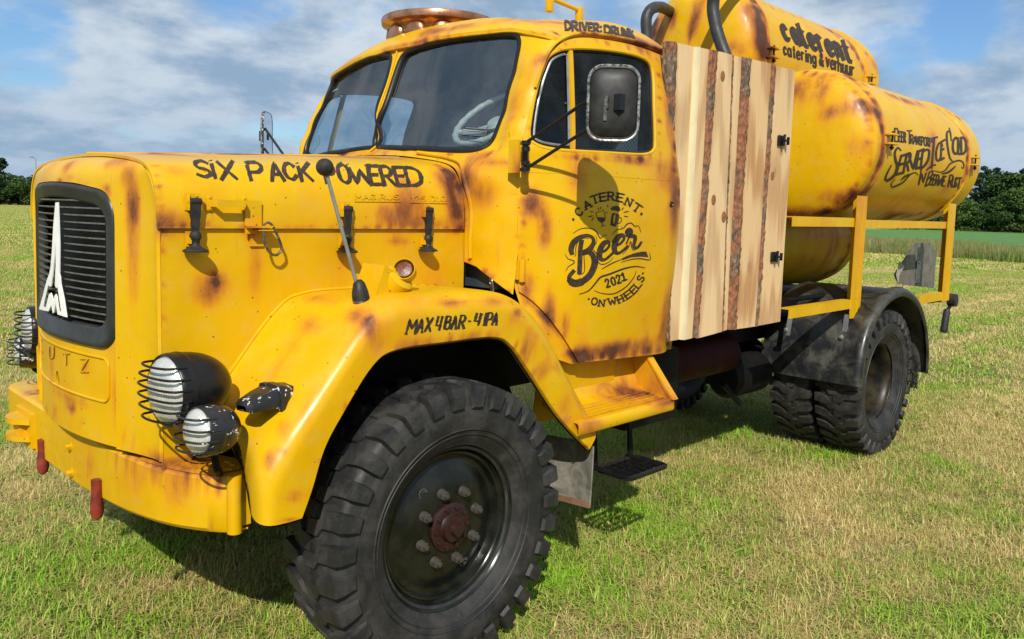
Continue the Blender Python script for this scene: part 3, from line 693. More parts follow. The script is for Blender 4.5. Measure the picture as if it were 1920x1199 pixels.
g = G(); g.box((.60, YC, 1.90), (.26, 1.76, .10), Matrix.Rotation(R_(-8), 3, 'Y'), bev=.03); g.box((.56, YC, 1.65), (.16, 1.7, .5)); g.mk('dashboard', INT, truck)
g = G(); V, F = cdt([(.74, .40), (1.5, .34), (1.5, 1.9), (.74, 1.86)], [], .3, lambda x, y: (x, y, 2.535-.05*max(0, (y-1.25)/.6))); mk('headlining', V, F, INT, truck)
swc = np.array([.73, .62, 2.175]); ax = Vector((-.70, 0, .80)).normalized()   # steering wheel
sw = empty('steering_wheel', swc, truck)
u_ = Vector((0, 1, 0)); w_ = ax.cross(u_); RW = .20
Pw = []; rr = []
for k in range(72): a = 2*math.pi*k/72; Pw.append(Vector(swc)+(u_*math.cos(a)+w_*math.sin(a))*RW); rr.append(.0155+.002*math.sin(a*20))
G().tube(Pw, rr, 8, closed=True).mk('wheel_rim', CREAM, sw, ang=180)
for a in (R_(30), R_(150), R_(270)):
    e = Vector(swc)+(u_*math.cos(a)+w_*math.sin(a))*RW; h = Vector(swc)-ax*.05; G().tube([h, (h+e)/2+ax*-.012, e], [.024, .018, .012], 8).mk('spoke', CREAM, sw)
g = G().lathe([(-.07, .045), (-.03, .05), (-.015, .035), (-.012, 0)], swc, ax, 20); g.tube([Vector(swc)-ax*.07, Vector(swc)-ax*.75], .03, 10); g.mk('steering_column', CREAM, sw)

# roof furniture
g = G(); g.lathe([(.050, .292), (.056, .300), (.056, .308), (.046, .313), (.022, .310), (.018, .298), (.016, .280), (.0, .268), (-.10, .258)], (.92, 1.25, 2.684), (0, 0, 1), 64); g.lathe([(.050, .292), (.042, 0)], (.92, 1.25, 2.684), (0, 0, 1), 64)
cop = g.mk('copper_cask_lid', COPPER, truck, ang=50, label='round copper lid with a rolled rim and embossed bosses on the cab roof')
for k in range(11):
    a = 2*math.pi*k/11+.1; g = G(); d = Vector((math.cos(a), math.sin(a), 0)); g.lathe([(0, .066), (.012, .062), (.024, .046), (.030, .020), (.031, 0)], Vector((.92, 1.25, 2.640))+d*.256, d, 18); g.mk('boss', COPPER, cop)
g = G(); hp = [U(1030, 20, 'y', .55), U(1086, 30, 'y', .55)]; a, b_ = Vector(hp[0]), Vector(hp[1])
a.z = 2.755; b_.z = 2.745; b_.y = a.y
g.tube([a+Vector((-.01, 0, .02)), b_+Vector((.01, 0, .012))], .011, 8)
for e in (a, b_): g.box((e.x, e.y, e.z-.01), (.035, .03, .075), bev=.006)
g.mk('roof_grab_handle', YEL, truck)

# scuttle and step
g = G(); S0 = U(1066, 683, 'y', .16); 
x0, x1 = .80, 1.37
g.grid([[(.62, .17, 1.13), (.62, .20, .80)], [(1.18, .17, 1.13), (1.18, .20, .80)]])
rows = []
for x in np.linspace(.66, 1.375, 8):
    rows.append([(x, .23, 1.12), (x, .20, .95), (x, .17, .885), (x, .12, .862), (x, .02, .852), (x, -.025, .846), (x, -.035, .835), (x, -.037, .80), (x, -.03, .79)])
g.grid(rows); V, F = solid(g.V, g.F, .005); st = mk('running_board', V, F, YEL, truck, ang=40)
for k in range(5): G().box((1.0, .0+k*.028, .8535+k*.0026), (.66, .008, .005)).mk('tread_rib', YEL, st)
g = G(); g.prism([(.22, 1.11), (.19, 1.11), (-.03, .85), (-.03, .835), (.23, .85)], lambda u, v, w: (w, u, v), 1.355, 1.375)
g.prism([(.19, 1.115), (.17, 1.10), (-.045, .845), (-.025, .845)], lambda u, v, w: (w, u, v), 1.35, 1.395); g.mk('step_gusset', YEL, st)
fs = empty('folding_step', (1.18, .08, .52), truck)
g = G(); P = rrect(1.03, 1.34, -.035, .155, .03, 0, 5); 
g.tube([(u, v, .518) for u, v in P], .014, 6, closed=True)
for k in range(1, 6): g.box((1.03+k*.052, .06, .520), (.005, .17, .018))
for k in range(1, 4): g.box((1.185, -.035+k*.047, .521), (.29, .005, .016))
g.mk('tread_grid', BLK, fs)
for x in (1.02, 1.30): g = G(); g.box((x, .17, .68), (.030, .012, .34), Matrix.Rotation(R_(-6), 3, 'Y')); g.box((x, .14, .53), (.03, .08, .012)); g.bolt((x, .163, .54), (0, -1, 0), .012, .01); g.mk('strap', CHAS, fs)
g = G(); V, F = cdt([(.02, .70), (.44, .70), (.44, .40), (.02, .43)], [], .05, lambda y, z: (.83+.02*math.sin(y*14)-.15*(.7-z)**2, y, z)); V, F = solid(V, F, .008); fl = mk('mudflap', V, F, FLAP, truck)
g = G(); g.box((.818, .23, .418), (.014, .42, .025), Matrix.Rotation(R_(-4), 3, 'X')); g.mk('flap_strip', simple('rusty_strip', (.22, .12, .07), .7), fl)

# ---------------------------------------------------------------- bonnet fittings
def on_side(u, v, y=.44): return U(u, v, 'y', y)
def toggle(u0, v0, u1, v1):
    a = on_side(u0, v0, .425); b = on_side(u1, v1, .42); e = empty('rubber_bonnet_catch', ((a+b)/2), truck)
    x = (a[0]+b[0])/2; zt, zb = a[2], b[2]; h = zt-zb
    g = G(); 
    for s_ in (-1, 1): g.box((x+s_*.020, .428, zt-.004), (.004, .026, .052), bev=.001)
    g.box((x, .440, zt-.002), (.052, .004, .055)); g.tube([(x-.024, .420, zt), (x+.024, .420, zt)], .006, 8); g.bolt((x-.012, .438, zt+.018), (0, -1, 0), .004, .004); g.bolt((x+.012, .438, zt+.018), (0, -1, 0), .004, .004); g.mk('catch_bracket', YEL, e)
    g = G(); g.lathe([(-.019, 0), (-.019, .012), (.019, .012), (.019, 0)], (x, .420, zt), (1, 0, 0), 12)
    zs = np.linspace(zt-.005, zb+.05, 8); ws_ = [.0175, .0165, .016, .0155, .012, .0135, .011, .010]
    g.grid([[(x-w, .412, z), (x+w, .412, z), (x+w, .428, z), (x-w, .428, z)] for z, w in zip(zs, ws_)], cv=True)
    g.lathe([(0, .010), (.008, .017), (.018, .020), (.028, .017), (.036, .011), (.046, .012), (.055, .022), (.062, .036), (.066, .041), (.070, .040), (.071, 0)], (x, .420, zb+.058), (0, 0, -1), 20)
    g.mk('rubber_strap', RUB, e, ang=50)
    g = G(); g.box((x, .445, zb+.03), (.045, .006, .05)); g.box((x-.016, .432, zb+.03), (.005, .03, .03)); g.box((x+.016, .432, zb+.03), (.005, .03, .03)); g.mk('catch_keeper', YEL, e)
toggle(363, 378, 368, 466); toggle(649, 392, 652, 468); toggle(801, 394, 804, 466)
h0, h1 = on_side(394, 380, .43), on_side(459, 382, .43)
g = G(); zc = h0[2]-.002
for x in (h0[0], h1[0]): g.box((x, .436, zc), (.020, .008, .052), bev=.003); g.bolt((x, .433, zc+.018), (0, -1, 0), .004, .004); g.bolt((x, .433, zc-.018), (0, -1, 0), .004, .004)
P = [(h0[0], .432), (h0[0]+.012, .398), (h1[0]-.012, .398), (h1[0], .432)]
g.grid([[(x, y, zc+.012), (x, y, zc-.012), (x, y+.006, zc-.012), (x, y+.006, zc+.012)] for x, y in P], cv=True); g.mk('grab_handle', YEL, lid)
q = on_side(478, 405); g = G(); g.box((q[0]-.01, .433, q[2]-.005), (.060, .006, .115)); g.prism([(q[0]-.04, 1.665), (q[0]+.05, 1.665), (q[0]+.04, 1.658), (q[0]-.04, 1.658)], lambda u, v, w: (u, w, v), .395, .44)
for a, b_ in ((0, .03), (0, .0), (.012, -.03)): g.bolt((q[0]-.012+a, .431, q[2]+b_), (0, -1, 0), .0035, .003)
g.mk('hasp_plate', YEL, lid)
g = G(); g.prism([(q[0]-.02, .445), (q[0]+.055, .445), (q[0]+.05, .40), (q[0]-.005, .40)], lambda u, v, w: (u, v, w), 1.648, 1.652); g.box((q[0]+.01, .449, 1.620), (.05, .008, .055)); g.mk('hasp_keeper', YEL, truck)
hx = q[0]+.035; P = cr([(hx-.022, .405, 1.665), (hx-.005, .402, 1.677), (hx+.012, .402, 1.665), (hx+.030, .405, 1.635), (hx+.048, .41, 1.60), (hx+.050, .412, 1.578), (hx+.030, .412, 1.562), (hx+.004, .41, 1.572), (hx-.012, .407, 1.60), (hx-.020, .405, 1.635)], 5, closed=True)
G().tube(P, .0048, 8, closed=True).mk('snap_hook', STEEL, truck)

# marker pole with ball, indicators on the fender
q = U(677, 580, 'y', .12); zf = 1.405; b0 = Vector((q[0], .12, 1.375)); tp = Vector(U(609, 314, 'y', .17))
g = G(); g.lathe([(0, .030), (.045, .029), (.046, 0)], b0, (0, 0, 1), 20); mp_ = g.mk('pole_socket', STEEL, truck)
dirp = (tp-b0).normalized(); c0 = b0+Vector((0, 0, .045)); dirp = (tp-c0).normalized()
G().lathe([(0, .029), (.01, .030), (.03, .028), (.06, .020), (.072, .010), (.073, 0)], c0, (Vector((0, 0, 1))+dirp).normalized(), 18).mk('pole_boot', RUB, mp_, ang=60)
G().tube([c0+dirp*.06, tp], .0065, 10).mk('pole_rod', GREYR, mp_)
g = G(); g.lathe([(-.0295*math.cos(a), .0295*math.sin(a)) for a in np.linspace(0, math.pi, 14)], tp+Vector((0, 0, .0)), (0, 0, 1), 20); g.mk('pole_ball', RUB, mp_, ang=180)
q = U(724, 560, 'y', .20); e = Vector((q[0], .20, 1.432)); g = G()
g.grid([[(e.x+u*1.0, e.y+v, e.z+w) for u, v, w in ((-.105, -s_, -.020), (-.055, -s_*.9, .105), (.010, -s_*.7, .075), (.085, -s_, -.014))] for s_ in (.07, .025, -.025, -.07)]); V, F = solid(g.V, g.F, .004); ind = mk('indicator_housing', V, F, YEL, truck)
g = G(); g.prism([(-.103, -.018), (-.055, .102), (.010, .074), (.083, -.012)], lambda u, v, w: (e.x+u, e.y+w, e.z+v), -.067, .067); g.lathe([(-.02, .058), (.022, .056), (.030, .044), (.03, 0)], (e.x+.012, e.y-.045, e.z+.045), (.25, -.62, .6), 22); g.mk('indicator_body', YEL, ind)
c_ = Vector((e.x+.028, e.y-.070, e.z+.085)); ax_ = Vector((-.62, -.62, .42)).normalized(); g = G().lathe([(-.03, .036), (0, .036), (.010, .028), (.014, 0)], c_, ax_, 20); g.mk('indicator_lens', AMB, ind)
g = G().lathe([(-.05, .0), (-.045, .030), (-.03, .041), (.012, .042), (.016, .040), (.014, .037), (.0, .036)], c_, ax_, 26); g.mk('indicator_visor', YEL, ind)
# chipped side lamp on the front slope of the fender
q = Vector(U(515, 742, 'y', .14)); g = G(); R3 = Matrix.Rotation(R_(12), 3, 'Z')
def lp_(a, b, c, d): return [tuple(q+R3 @ Vector((a, s_*b, c+t_*d))) for s_, t_ in ((-1, -1), (-1.08, 0), (-.8, .85), (0, 1.0), (.8, .85), (1.08, 0), (1, -1), (0, -1.05))]
R3 = R3 @ Matrix.Scale(1.12, 3); secs = [(-.115, .018, -.015, .008), (-.105, .034, -.010, .016), (-.06, .040, -.002, .024), (-.022, .044, .003, .029), (-.020, .050, .004, .036), (-.004, .051, .004, .037), (-.002, .045, .003, .033), (.035, .043, .0, .033), (.06, .032, -.004, .024), (.066, .01, -.005, .008)]
g.grid([lp_(*s_) for s_ in secs], cv=True); sl_ = g.mk('side_marker_lamp', CHIP, truck, ang=40)
g = G().tube([q+Vector((.02, 0, -.03)), q+Vector((.035, .0, -.065)), q+Vector((.075, 0, -.085))], .016, 8); g.box(tuple(q+Vector((.05, 0, -.075))), (.05, .055, .014), Matrix.Rotation(R_(-48), 3, 'Y')); g.mk('lamp_stalk', BLK, sl_)
# raindrop guard: headlamps
def headlamp(c, r, depth, m, bars, name, axis=(-1, -.10, .02), reach=.045):
    ax = Vector(axis).normalized(); e = empty(name, c, truck); c = Vector(c)
    g = G(); prof = [(0, r*.93), (-.006, r*.99), (-.002, r*1.03), (.012, r*1.05), (.028, r*1.04), (.034, r*1.06), (.042, r*1.06), (.046, r*1.03)]
    for t in np.linspace(.05, 1, 12): prof.append((.046+depth*t, r*1.03*math.sqrt(max(0, 1-t**2.2))))
    g.lathe(prof, c, -ax, 40); g.mk('lamp_shell', m, e, ang=50)
    g = G().lathe([(0, r*.94), (.010, r*.90), (.022, r*.7), (.030, r*.4), (.033, 0)], c, ax, 36); g.mk('lens', LENS, e, ang=60)
    w = Vector((0, 0, 1)); w = (w-ax*w.dot(ax)).normalized(); u = ax.cross(w)
    for k in range(bars):
        h = (-1+2*(k+.5)/bars)*r*.88; hw = math.sqrt(max(0, (r*1.05)**2-h*h)); hw = max(hw, r*.45)
        P = [c+w*h-u*hw-ax*.02]+[c+w*h+u*hw*math.cos(a)+ax*(.012+reach*math.sin(math.pi-a)**.7 if True else 0) for a in np.linspace(math.pi, 0, 13)]+[c+w*h+u*hw-ax*.02]
        G().tube(P, .0040 if r > .1 else .0038, 7).mk('guard_bar', m if m is CHIP else BLK, e)
    return e
hl = U(345, 735, 'x', -.985)
hc = np.array([-.938, .305, 1.155]); 
headlamp(hc, .112, .165, BLK, 6, 'headlamp'); headlamp((-.905, 1.93, 1.140), .105, .15, BLK, 6, 'headlamp', axis=(-1, .10, .02))
fc = np.array([-.905, .150, 1.052]); headlamp(fc, .075, .085, CHIP, 4, 'fog_lamp', axis=(-1, -.12, .05)); fm = np.array([-.925, 1.99, 1.035]); headlamp(fm, .075, .085, CHIP, 4, 'fog_lamp', axis=(-1, .3, .05))
for s_ in (0, 1):
    g = G(); g.tube([(-.82, .305, 1.06), (-.78, .31, .98), (-.74, .33, .95)], .016, 8); g.tube([(-.86, .15, .99), (-.84, .17, .92), (-.79, .26, .87)], .012, 8)
    if s_: g.V, g.F = mirV(g.V, g.F)
    g.mk('lamp_bracket', CHAS, truck)
# mirrors
def mirror(mirrored):
    yh = .13; q = [Vector(U(986, 268, 'y', yh)), Vector(U(986, 318, 'y', yh))]
    T = (lambda p: (p[0], 2.2-p[1], p[2])) if mirrored else (lambda p: tuple(p))
    e = empty('wing_mirror', T((.42, yh, 1.96)), truck)
    def fin(g, n, m, **k):
        if mirrored: g.V, g.F = [T(v) for v in g.V], [tuple(reversed(f)) for f in g.F]
        return g.mk(n, m, e, **k)
    zt = q[0].z; zb = q[1].z; bx = q[0].x
    g = G(); g.tube([(bx, yh, zt-.012), (bx, yh, zb+.01)], .0095, 8)
    for k in range(14): z = zb+.035+k*.0048; g.tube([(bx+.0145*math.cos(a), yh+.0145*math.sin(a), z+.0048*a/6.28) for a in np.linspace(0, 6.28, 9)], .002, 5)
    for z in (zt, zb, zt-.026, zb+.026): g.lathe([(-.008, 0), (-.008, .018), (.008, .018), (.008, 0)], (bx, yh, z), (0, 0, 1), 12)
    for z in (zb, zt): g.box((bx+.012, yh+.045, z), (.026, .10, .012))
    fin(g, 'mirror_hinge', BLK)
    g = G(); g.box((bx-.004, yh+.06, (zt+zb)/2), (.012, .06, .135)); fin(g, 'mirror_bracket', YEL)
    ym = -.235; h1_ = Vector(U(1139, 163, 'y', ym)); h2_ = Vector(U(1134, 222, 'y', ym))
    g = G(); g.tube([(bx, yh, zt), tuple(Vector((bx, yh, zt)).lerp(h1_, .92)), (h1_.x, h1_.y, h1_.z)], .0075, 8); fin(g, 'mirror_arm', BLK)
    g = G(); g.tube([(bx, yh, zb), tuple(Vector((bx, yh, zb)).lerp(h2_, .92)), (h2_.x, h2_.y, h2_.z)], .0075, 8); fin(g, 'mirror_arm', BLK)
    g = G(); g.tube([h1_+Vector((0, 0, .01)), h2_-Vector((0, 0, .01))], .009, 8); g.lathe([(-.012, .0), (-.012, .013), (.012, .013), (.012, 0)], (h1_+h2_)/2, (0, 0, 1), 10); 
    c = Vector(U(1150, 194, 'y', ym-.01)); hw, hh = .098, .143
    n_ = Vector((-.72, -.69, 0)).normalized(); uu = Vector((0, 0, 1)).cross(n_).normalized()
    def mp(a, b_, o): return tuple(c+uu*a+Vector((0, 0, 1))*b_+n_*o)
    g.box(tuple((h1_+h2_)/2+(c-(h1_+h2_)/2)*.5), (.05, .02, .05)); fin(g, 'mirror_pivot', STEEL)
    rings = []
    for sc, o in ((1, -.012), (1.02, -.004), (1.0, .004), (.93, .006), (.90, .003), (.86, .010), (.6, .020), (.3, .024), (.01, .025)):
        lp = resam(rrect(-hw*sc, hw*sc, -hh*sc, hh*sc, .055*sc, 0, 6), 48); rings.append([mp(a, b_, o) for a, b_ in lp])
    g = G().grid(rings, cv=True); sh = fin(g, 'mirror_shell', CHIP if mirrored else simple('mirror_back_paint', (.02, .02, .02), .55, 0, .5, 25), ang=40)
    lp = resam(rrect(-hw*.98, hw*.98, -hh*.98, hh*.98, .054, 0, 6), 48)
    g = G().tube([mp(a, b_, .001) for a, b_ in lp], .0062, 7, closed=True); fin(g, 'mirror_rim', MATS.get('worn_chrome') or simple('worn_chrome', (.42, .42, .40), .3, .6, .7, 60, .0004, col2=(.05, .05, .05)))
    g = G(); g.add([mp(a, b_, -.010) for a, b_ in lp], [tuple(range(len(lp)))]); fin(g, 'mirror_glass', MATS.get('mirror_silver') or simple('mirror_silver', (.8, .82, .84), .04, 1, .02))
    g = G(); g.box(tuple(c+n_*.03+uu*.02), (.03, .03, .06)); fin(g, 'mirror_clamp', BLK)
    return e
mirror(False); mirror(True)

# ================================================================== wheels
def tyre_geo(Rr, Wd, nl, seed=0):
    """carcass and lugs, axis along y, outer face towards -y, centre at the origin"""
    ri = .315; h = Wd/2
    prof = [(-h*.62, ri-.02), (-h*.70, ri), (-h*.86, ri+.03), (-h*.97, ri+.075), (-h*1.0, ri+.115), (-h*.985, ri+.150), (-h*.975, ri+.152), (-h*.965, ri+.158), (-h*.93, ri+.19), (-h*.86, Rr-.030), (-h*.74, Rr-.022), (-h*.35, Rr-.014), (0, Rr-.012)]
    prof += [(-a, b) for a, b in reversed(prof[:-1])]
    g = G().lathe([(a, b) for a, b in prof], (0, 0, 0), (0, 1, 0), 96)
    for rr_ in (ri+.045, ri+.065): g.lathe([(-h*(.90 if rr_ < ri+.05 else .955)-.000, rr_-.003), (-h*(.91 if rr_ < ri+.05 else .965)-.003, rr_), (-h*(.90 if rr_ < ri+.05 else .955)-.000, rr_+.003)], (0, 0, 0), (0, 1, 0), 96)
    lug = G(); dth = 2*math.pi/nl
    for k in range(nl):
        for sgn in (-1, 1):
            a0 = k*dth+(dth/2 if sgn > 0 else 0)
            # stations from the tread centre to the sidewall: (y, radius of the top, radius of the foot, angular offset, half-width)
            st = [(.015, Rr-.001, Rr-.02, .44, .26), (-h*.30, Rr, Rr-.02, .38, .27), (-h*.44, Rr, Rr-.02, .10, .29), (-h*.80, Rr-.002, Rr-.03, .0, .31), (-h*.955, Rr-.008, Rr-.045, -.01, .31), (-h*1.01, Rr-.030, Rr-.075, -.01, .30), (-h*1.012, Rr-.085, Rr-.095, -.01, .27)]
            rows = []
            for y, rt, rf, ao, hw in st:
                yy = y*(-sgn); a = a0+ao*dth; w = hw*dth; q = []
                shr = .86
                yo = yy+(.012*(-1 if yy < 0 else 1) if abs(y) > h*.9 else 0)
                for aa, rr_, yv in ((a-w, rf, yy), (a-w*shr, rt, yo), (a+w*shr, rt, yo), (a+w, rf, yy)): q.append((rr_*math.cos(aa), yv, rr_*math.sin(aa)))
                rows.append(q)
            lug.grid(rows, flip=(sgn > 0))
            n0 = len(lug.V)-4*len(rows); lug.F.append((n0, n0+1, n0+2, n0+3)); e = n0+4*(len(rows)-1); lug.F.append((e+3, e+2, e+1, e))
    return g, lug
def mesh_of(name, g, m, ang=35):
    o = mk(name, g.V, g.F, m, None, ang=ang, origin=(0, 0, 0)); me = o.data; del WO[o.name]; bpy.data.objects.remove(o); return me
tg, lg_ = tyre_geo(.553, .30, 31)
M_TY = mesh_of('tyre', tg, TYRE, 40); M_LG = mesh_of('tread', lg_, TYRE, 25)
fr_ = G().lathe([(-.085, .322), (-.098, .326), (-.106, .322), (-.108, .314), (-.100, .306), (-.088, .300), (-.080, .296), (-.070, .292), (-.066, .286), (-.074, .281), (-.072, .272), (-.060, .268), (-.050, .262), (-.048, .250), (-.052, .238), (-.066, .215), (-.078, .18), (-.086, .14), (-.086, .06), (-.086, 0)], (0, 0, 0), (0, 1, 0), 72)
M_RF = mesh_of('front_rim', fr_, RIM, 40)
rr_ = G().lathe([(-.085, .322), (-.098, .326), (-.106, .322), (-.108, .314), (-.100, .306), (-.080, .298), (-.075, .286), (-.060, .272), (-.02, .262), (.06, .258), (.115, .250), (.135, .22), (.14, .14), (.10, .12), (.09, .10), (.09, 0)], (0, 0, 0), (0, 1, 0), 72)
DISH = simple('dusty_rim_dish', (.006, .006, .0055), .4, .0, .5, 10, .0005, col2=(.03, .022, .010)); M_RR = mesh_of('rear_rim', rr_, DISH, 40)
hub = G().lathe([(-.085, .092), (-.100, .092), (-.104, .086), (-.104, .055), (-.112, .05), (-.124, .048), (-.126, .026), (-.150, .022), (-.152, 0)], (0, 0, 0), (0, 1, 0), 36)
M_HB = mesh_of('hub', hub, MAROON, 40)
nut = G(); nut.lathe([(0, .021), (-.012, .019), (-.013, .016)], (0, 0, 0), (0, 1, 0), 16); nut.lathe([(-.006, .0185), (-.026, .0185), (-.028, .012)], (0, 0, 0), (0, 1, 0), 6); nut.lathe([(-.028, .011), (-.040, .010), (-.041, 0)], (0, 0, 0), (0, 1, 0), 10)
M_NT = mesh_of('wheel_nut', nut, simple('nut_paint', (.075, .068, .06), .42, .3, .3, 40, col2=(.06, .052, .045)), 30)
bt = G(); bt.lathe([(0, .010), (-.009, .010), (-.010, 0)], (0, 0, 0), (0, 1, 0), 6); M_BT = mesh_of('hub_bolt', bt, MAROON, 30)
def inst(name, me, parent, loc, rot=None):
    o = bpy.data.objects.new(name, me); link(o, parent, loc)
    if rot is not None: o.rotation_euler = rot
    return o
def wheel(c, far, kind, a0=0.):
    c = Vector(c); e = empty('wheel', c, truck)
    def pl(n, me, ang=0., off=(0, 0, 0)):
        o = inst(n, me, e, c+Vector(off)); o.rotation_euler = (0, ang, math.pi if far else 0); return o
    pl('tyre', M_TY, a0); pl('tread', M_LG, a0)
    pl('rim', M_RF if kind == 'f' else M_RR)
    if kind != 'f':
        return e
    sg = -1 if far else 1
    pl('hub', M_HB)
    for k in range(8): a = 2*math.pi*(k+.35)/8; pl('wheel_nut', M_NT, .4, (.1375*math.cos(a), -.084*sg, .1375*math.sin(a))).scale = (1., 1., 1.)
    for k in range(10): a = 2*math.pi*k/10; pl('hub_bolt', M_BT, .2, (.076*math.cos(a), -.103*sg, .076*math.sin(a)))
    return e
Y_F = .125
wf = wheel((0, Y_F, .55), False, 'f'); wheel((0, 2*YC-Y_F, .55), True, 'f', .1)
# valve holes of the near front rim
for a, r in ((R_(128), .19), (R_(-62), .19)):
    g = G().lathe([(-.076, .020), (-.0775, .016), (-.05, .014)], (r*math.cos(a), Y_F, .55+r*math.sin(a)), (0, 1, 0), 16); g.tube([(r*math.cos(a), Y_F-.06, .55+r*math.sin(a)), (r*math.cos(a)+.01, Y_F-.085, .55+r*math.sin(a)+.01)], .005, 6)
    g.mk('valve', simple('valve_metal', (.12, .12, .11), .4, .6) if 'valve_metal' not in MATS else MATS['valve_metal'], wf)
XR = 4.19
for y_, f_, a_ in ((.125, False, .05), (.475, False, .15), (2*YC-.125, True, 0.), (2*YC-.475, True, .12)):
    e_ = wheel((XR, y_, .545), f_, 'r', a_)
    for o_ in list(e_.children):
        if o_.name.split('.')[0] in ('tyre', 'tread'): o_.scale = (.975, .98, .975)

# ================================================================== chassis
ch = empty('chassis', (2.5, YC, .9), truck)
for y in (YC-.40, YC+.40):
    g = G(); g.box((2.70, y, .93), (6.7, .012, .22)); g.box((2.70, y+(.03 if y < YC else -.03), 1.035), (6.7, .07, .012)); g.box((2.70, y+(.03 if y < YC else -.03), .825), (6.7, .07, .012)); g.mk('frame_rail', CHAS, ch)
for x in (-.8, .9, 2.0, 3.1, 4.3, 5.9): g = G(); g.box((x, YC, .93), (.08, .78, .16)); g.mk('cross_member', CHAS, ch)
g = G(); g.tube([(0, .35, .55), (0, .6, .48), (0, 1.6, .48), (0, 1.85, .55)], .055, 10); g.lathe([(-.16, .0), (-.14, .10), (0, .17), (.14, .10), (.16, 0)], (0, YC+.2, .50), (0, 1, 0), 18); g.mk('front_axle', CHAS, ch)
g = G(); g.tube([(XR, .3, .55), (XR, 1.9, .55)], .075, 12); g.lathe([(-.22, .0), (-.18, .14), (-.05, .21), (.05, .21), (.18, .14), (.22, 0)], (XR, YC, .55), (0, 1, 0), 20); g.tube([(XR-.2, YC, .58), (1.0, YC, .80)], .05, 10); g.mk('rear_axle', CHAS, ch)
for x, l in ((0, .62), (XR, .72)):
    for y in (YC-.46, YC+.46):
        for k in range(6): 
            ll = l*(1-k*.13); g = G(); P = [[(x+u*ll, y-.035, .70-k*.016+.11*u*u), (x+u*ll, y+.035, .70-k*.016+.11*u*u), (x+u*ll, y+.035, .688-k*.016+.11*u*u), (x+u*ll, y-.035, .688-k*.016+.11*u*u)] for u in np.linspace(-1, 1, 9)]; g.grid(P, cv=True); g.mk('spring_leaf', CHAS, ch)
g = G(); g.lathe([(-.42, 0), (-.41, .10), (-.38, .135), (.38, .135), (.41, .10), (.42, 0)], (2.65, .66, .80), (1, 0, 0), 24); g.mk('air_reservoir', simple('shaded_red_tank', (.035, .004, .004), .6, 0, .5, 10, spec=.15), ch)  # red tank darkened: underbody shade is put into its colour
g = G(); g.lathe([(-.25, 0), (-.24, .12), (-.2, .15), (.2, .15), (.24, .12), (.25, 0)], (3.35, .70, .60), (1, 0, 0), 20); g.mk('air_reservoir', CHAS, ch); g = G(); g.box((1.75, .55, .78), (.5, .42, .42), bev=.03); g.mk('fuel_tank', CHAS, ch)
g = G(); g.box((1.62, .42, .95), (.05, .06, .25)); g.mk('bracket', CHAS, ch); g = G(); g.box((3.10, .62, .50), (.30, .03, .03), Matrix.Rotation(R_(35), 3, 'Y')); g.mk('linkage', CHAS, ch)
g = G(); g.box((-.1, YC, .95), (1.4, .62, .75), bev=.05); g.mk('engine_block', CHAS, ch)
g = G(); P = [(.44+.004*math.cos(a*9*6.28)+.02*a, .30+.012*math.cos(a*9*6.28), 1.44-.09*a+.012*math.sin(a*9*6.28)) for a in np.linspace(0, 1, 90)]; g.tube(P, .0028, 5); g.mk('return_spring', STEEL, ch)
g = G(); g.tube([(5.75, .55, .62), (6.35, .50, .60)], .04, 12); g.mk('exhaust_pipe', RED, ch)
V, F = cdt([(1.45, .50), (6.0, .50), (6.0, 1.70), (1.45, 1.70)], [], .5, lambda x, y: (x, y, 1.06)); mk('bed_plate', *solid(V, F, .03), CHAS, ch)

# ================================================================== tanks
def tank(name, x0, x1, yc, zc, r, bands, label, dome=.16):
    e = None; g = G(); pr = []
    for t in np.linspace(0, 1, 12): pr.append((x0-dome*math.cos(t*math.pi/2), r*math.sin(t*math.pi/2)**.80))
    pr += [(x0+.012, r*1.004), (x0+.02, r)]
    for b in bands[:-1]: pass
    xs = np.linspace(x0+.03, x1-.03, 120)
    for x in xs: pr.append((x, r))
    pr += [(x1-.02, r), (x1-.012, r*1.004)]
    for t in np.linspace(1, 0, 12): pr.append((x1+dome*1.25*math.cos(t*math.pi/2), r*math.sin(t*math.pi/2)**.80))
    g.lathe([(a, b) for a, b in pr], (0, yc, zc), (1, 0, 0), 128)
    tk = g.mk(name, YEL, truck, ang=60, label=label)
    for x in bands:
        g = G().lathe([(-.030, r), (-.028, r+.004), (-.008, r+.006), (-.005, r+.014), (.006, r+.014), (.009, r+.006), (.06, r+.005), (.063, r)], (x, yc, zc), (1, 0, 0), 96); bd = g.mk('strap_band', YEL, tk)
    return tk
T1 = tank('beer_tank', 3.76, 6.12, .53, 2.27, .54, (3.886, 5.805), 'outer middle beer tank lettered Served Ice Cold')
T2 = tank('beer_tank', 3.55, 5.80, 1.30, 3.0, .50, (3.68, 5.52), 'topmost beer tank lettered with the caterer name')
T3 = tank('beer_tank', 2.95, 5.62, 1.30, 1.605, .48, (3.1, 5.49), 'lowest unlettered beer tank under the other two')
def lugp(tk, x, yc, zc, r, ang):
    n_ = Vector((0, -math.cos(ang), math.sin(ang))); c = Vector((x, yc, zc))+n_*(r+.02)
    for dz in (-.032, .032):
        g = G(); g.box((c.x, c.y-.0, c.z+dz), (.115, .075, .014), bev=.004); g.mk('clamp_flange', YEL, tk)
    g = G(); g.tube([c+Vector((0, -.015, .055)), c+Vector((0, -.015, -.075))], .007, 8); g.lathe([(0, .014), (.015, .014), (.016, 0)], c+Vector((0, -.015, -.05)), (0, 0, -1), 6); g.mk('clamp_bolt', CHAS, tk)
def angof(u, v, x, yc, zc): q = U(u, v, 'x', x); return math.atan2(q[2]-zc, -(q[1]-yc))
lugp(T1, 3.93, .53, 2.27, .54, angof(1666, 262, 3.93, .53, 2.27)); lugp(T1, 5.86, .53, 2.27, .54, angof(1826, 303, 5.86, .53, 2.27))
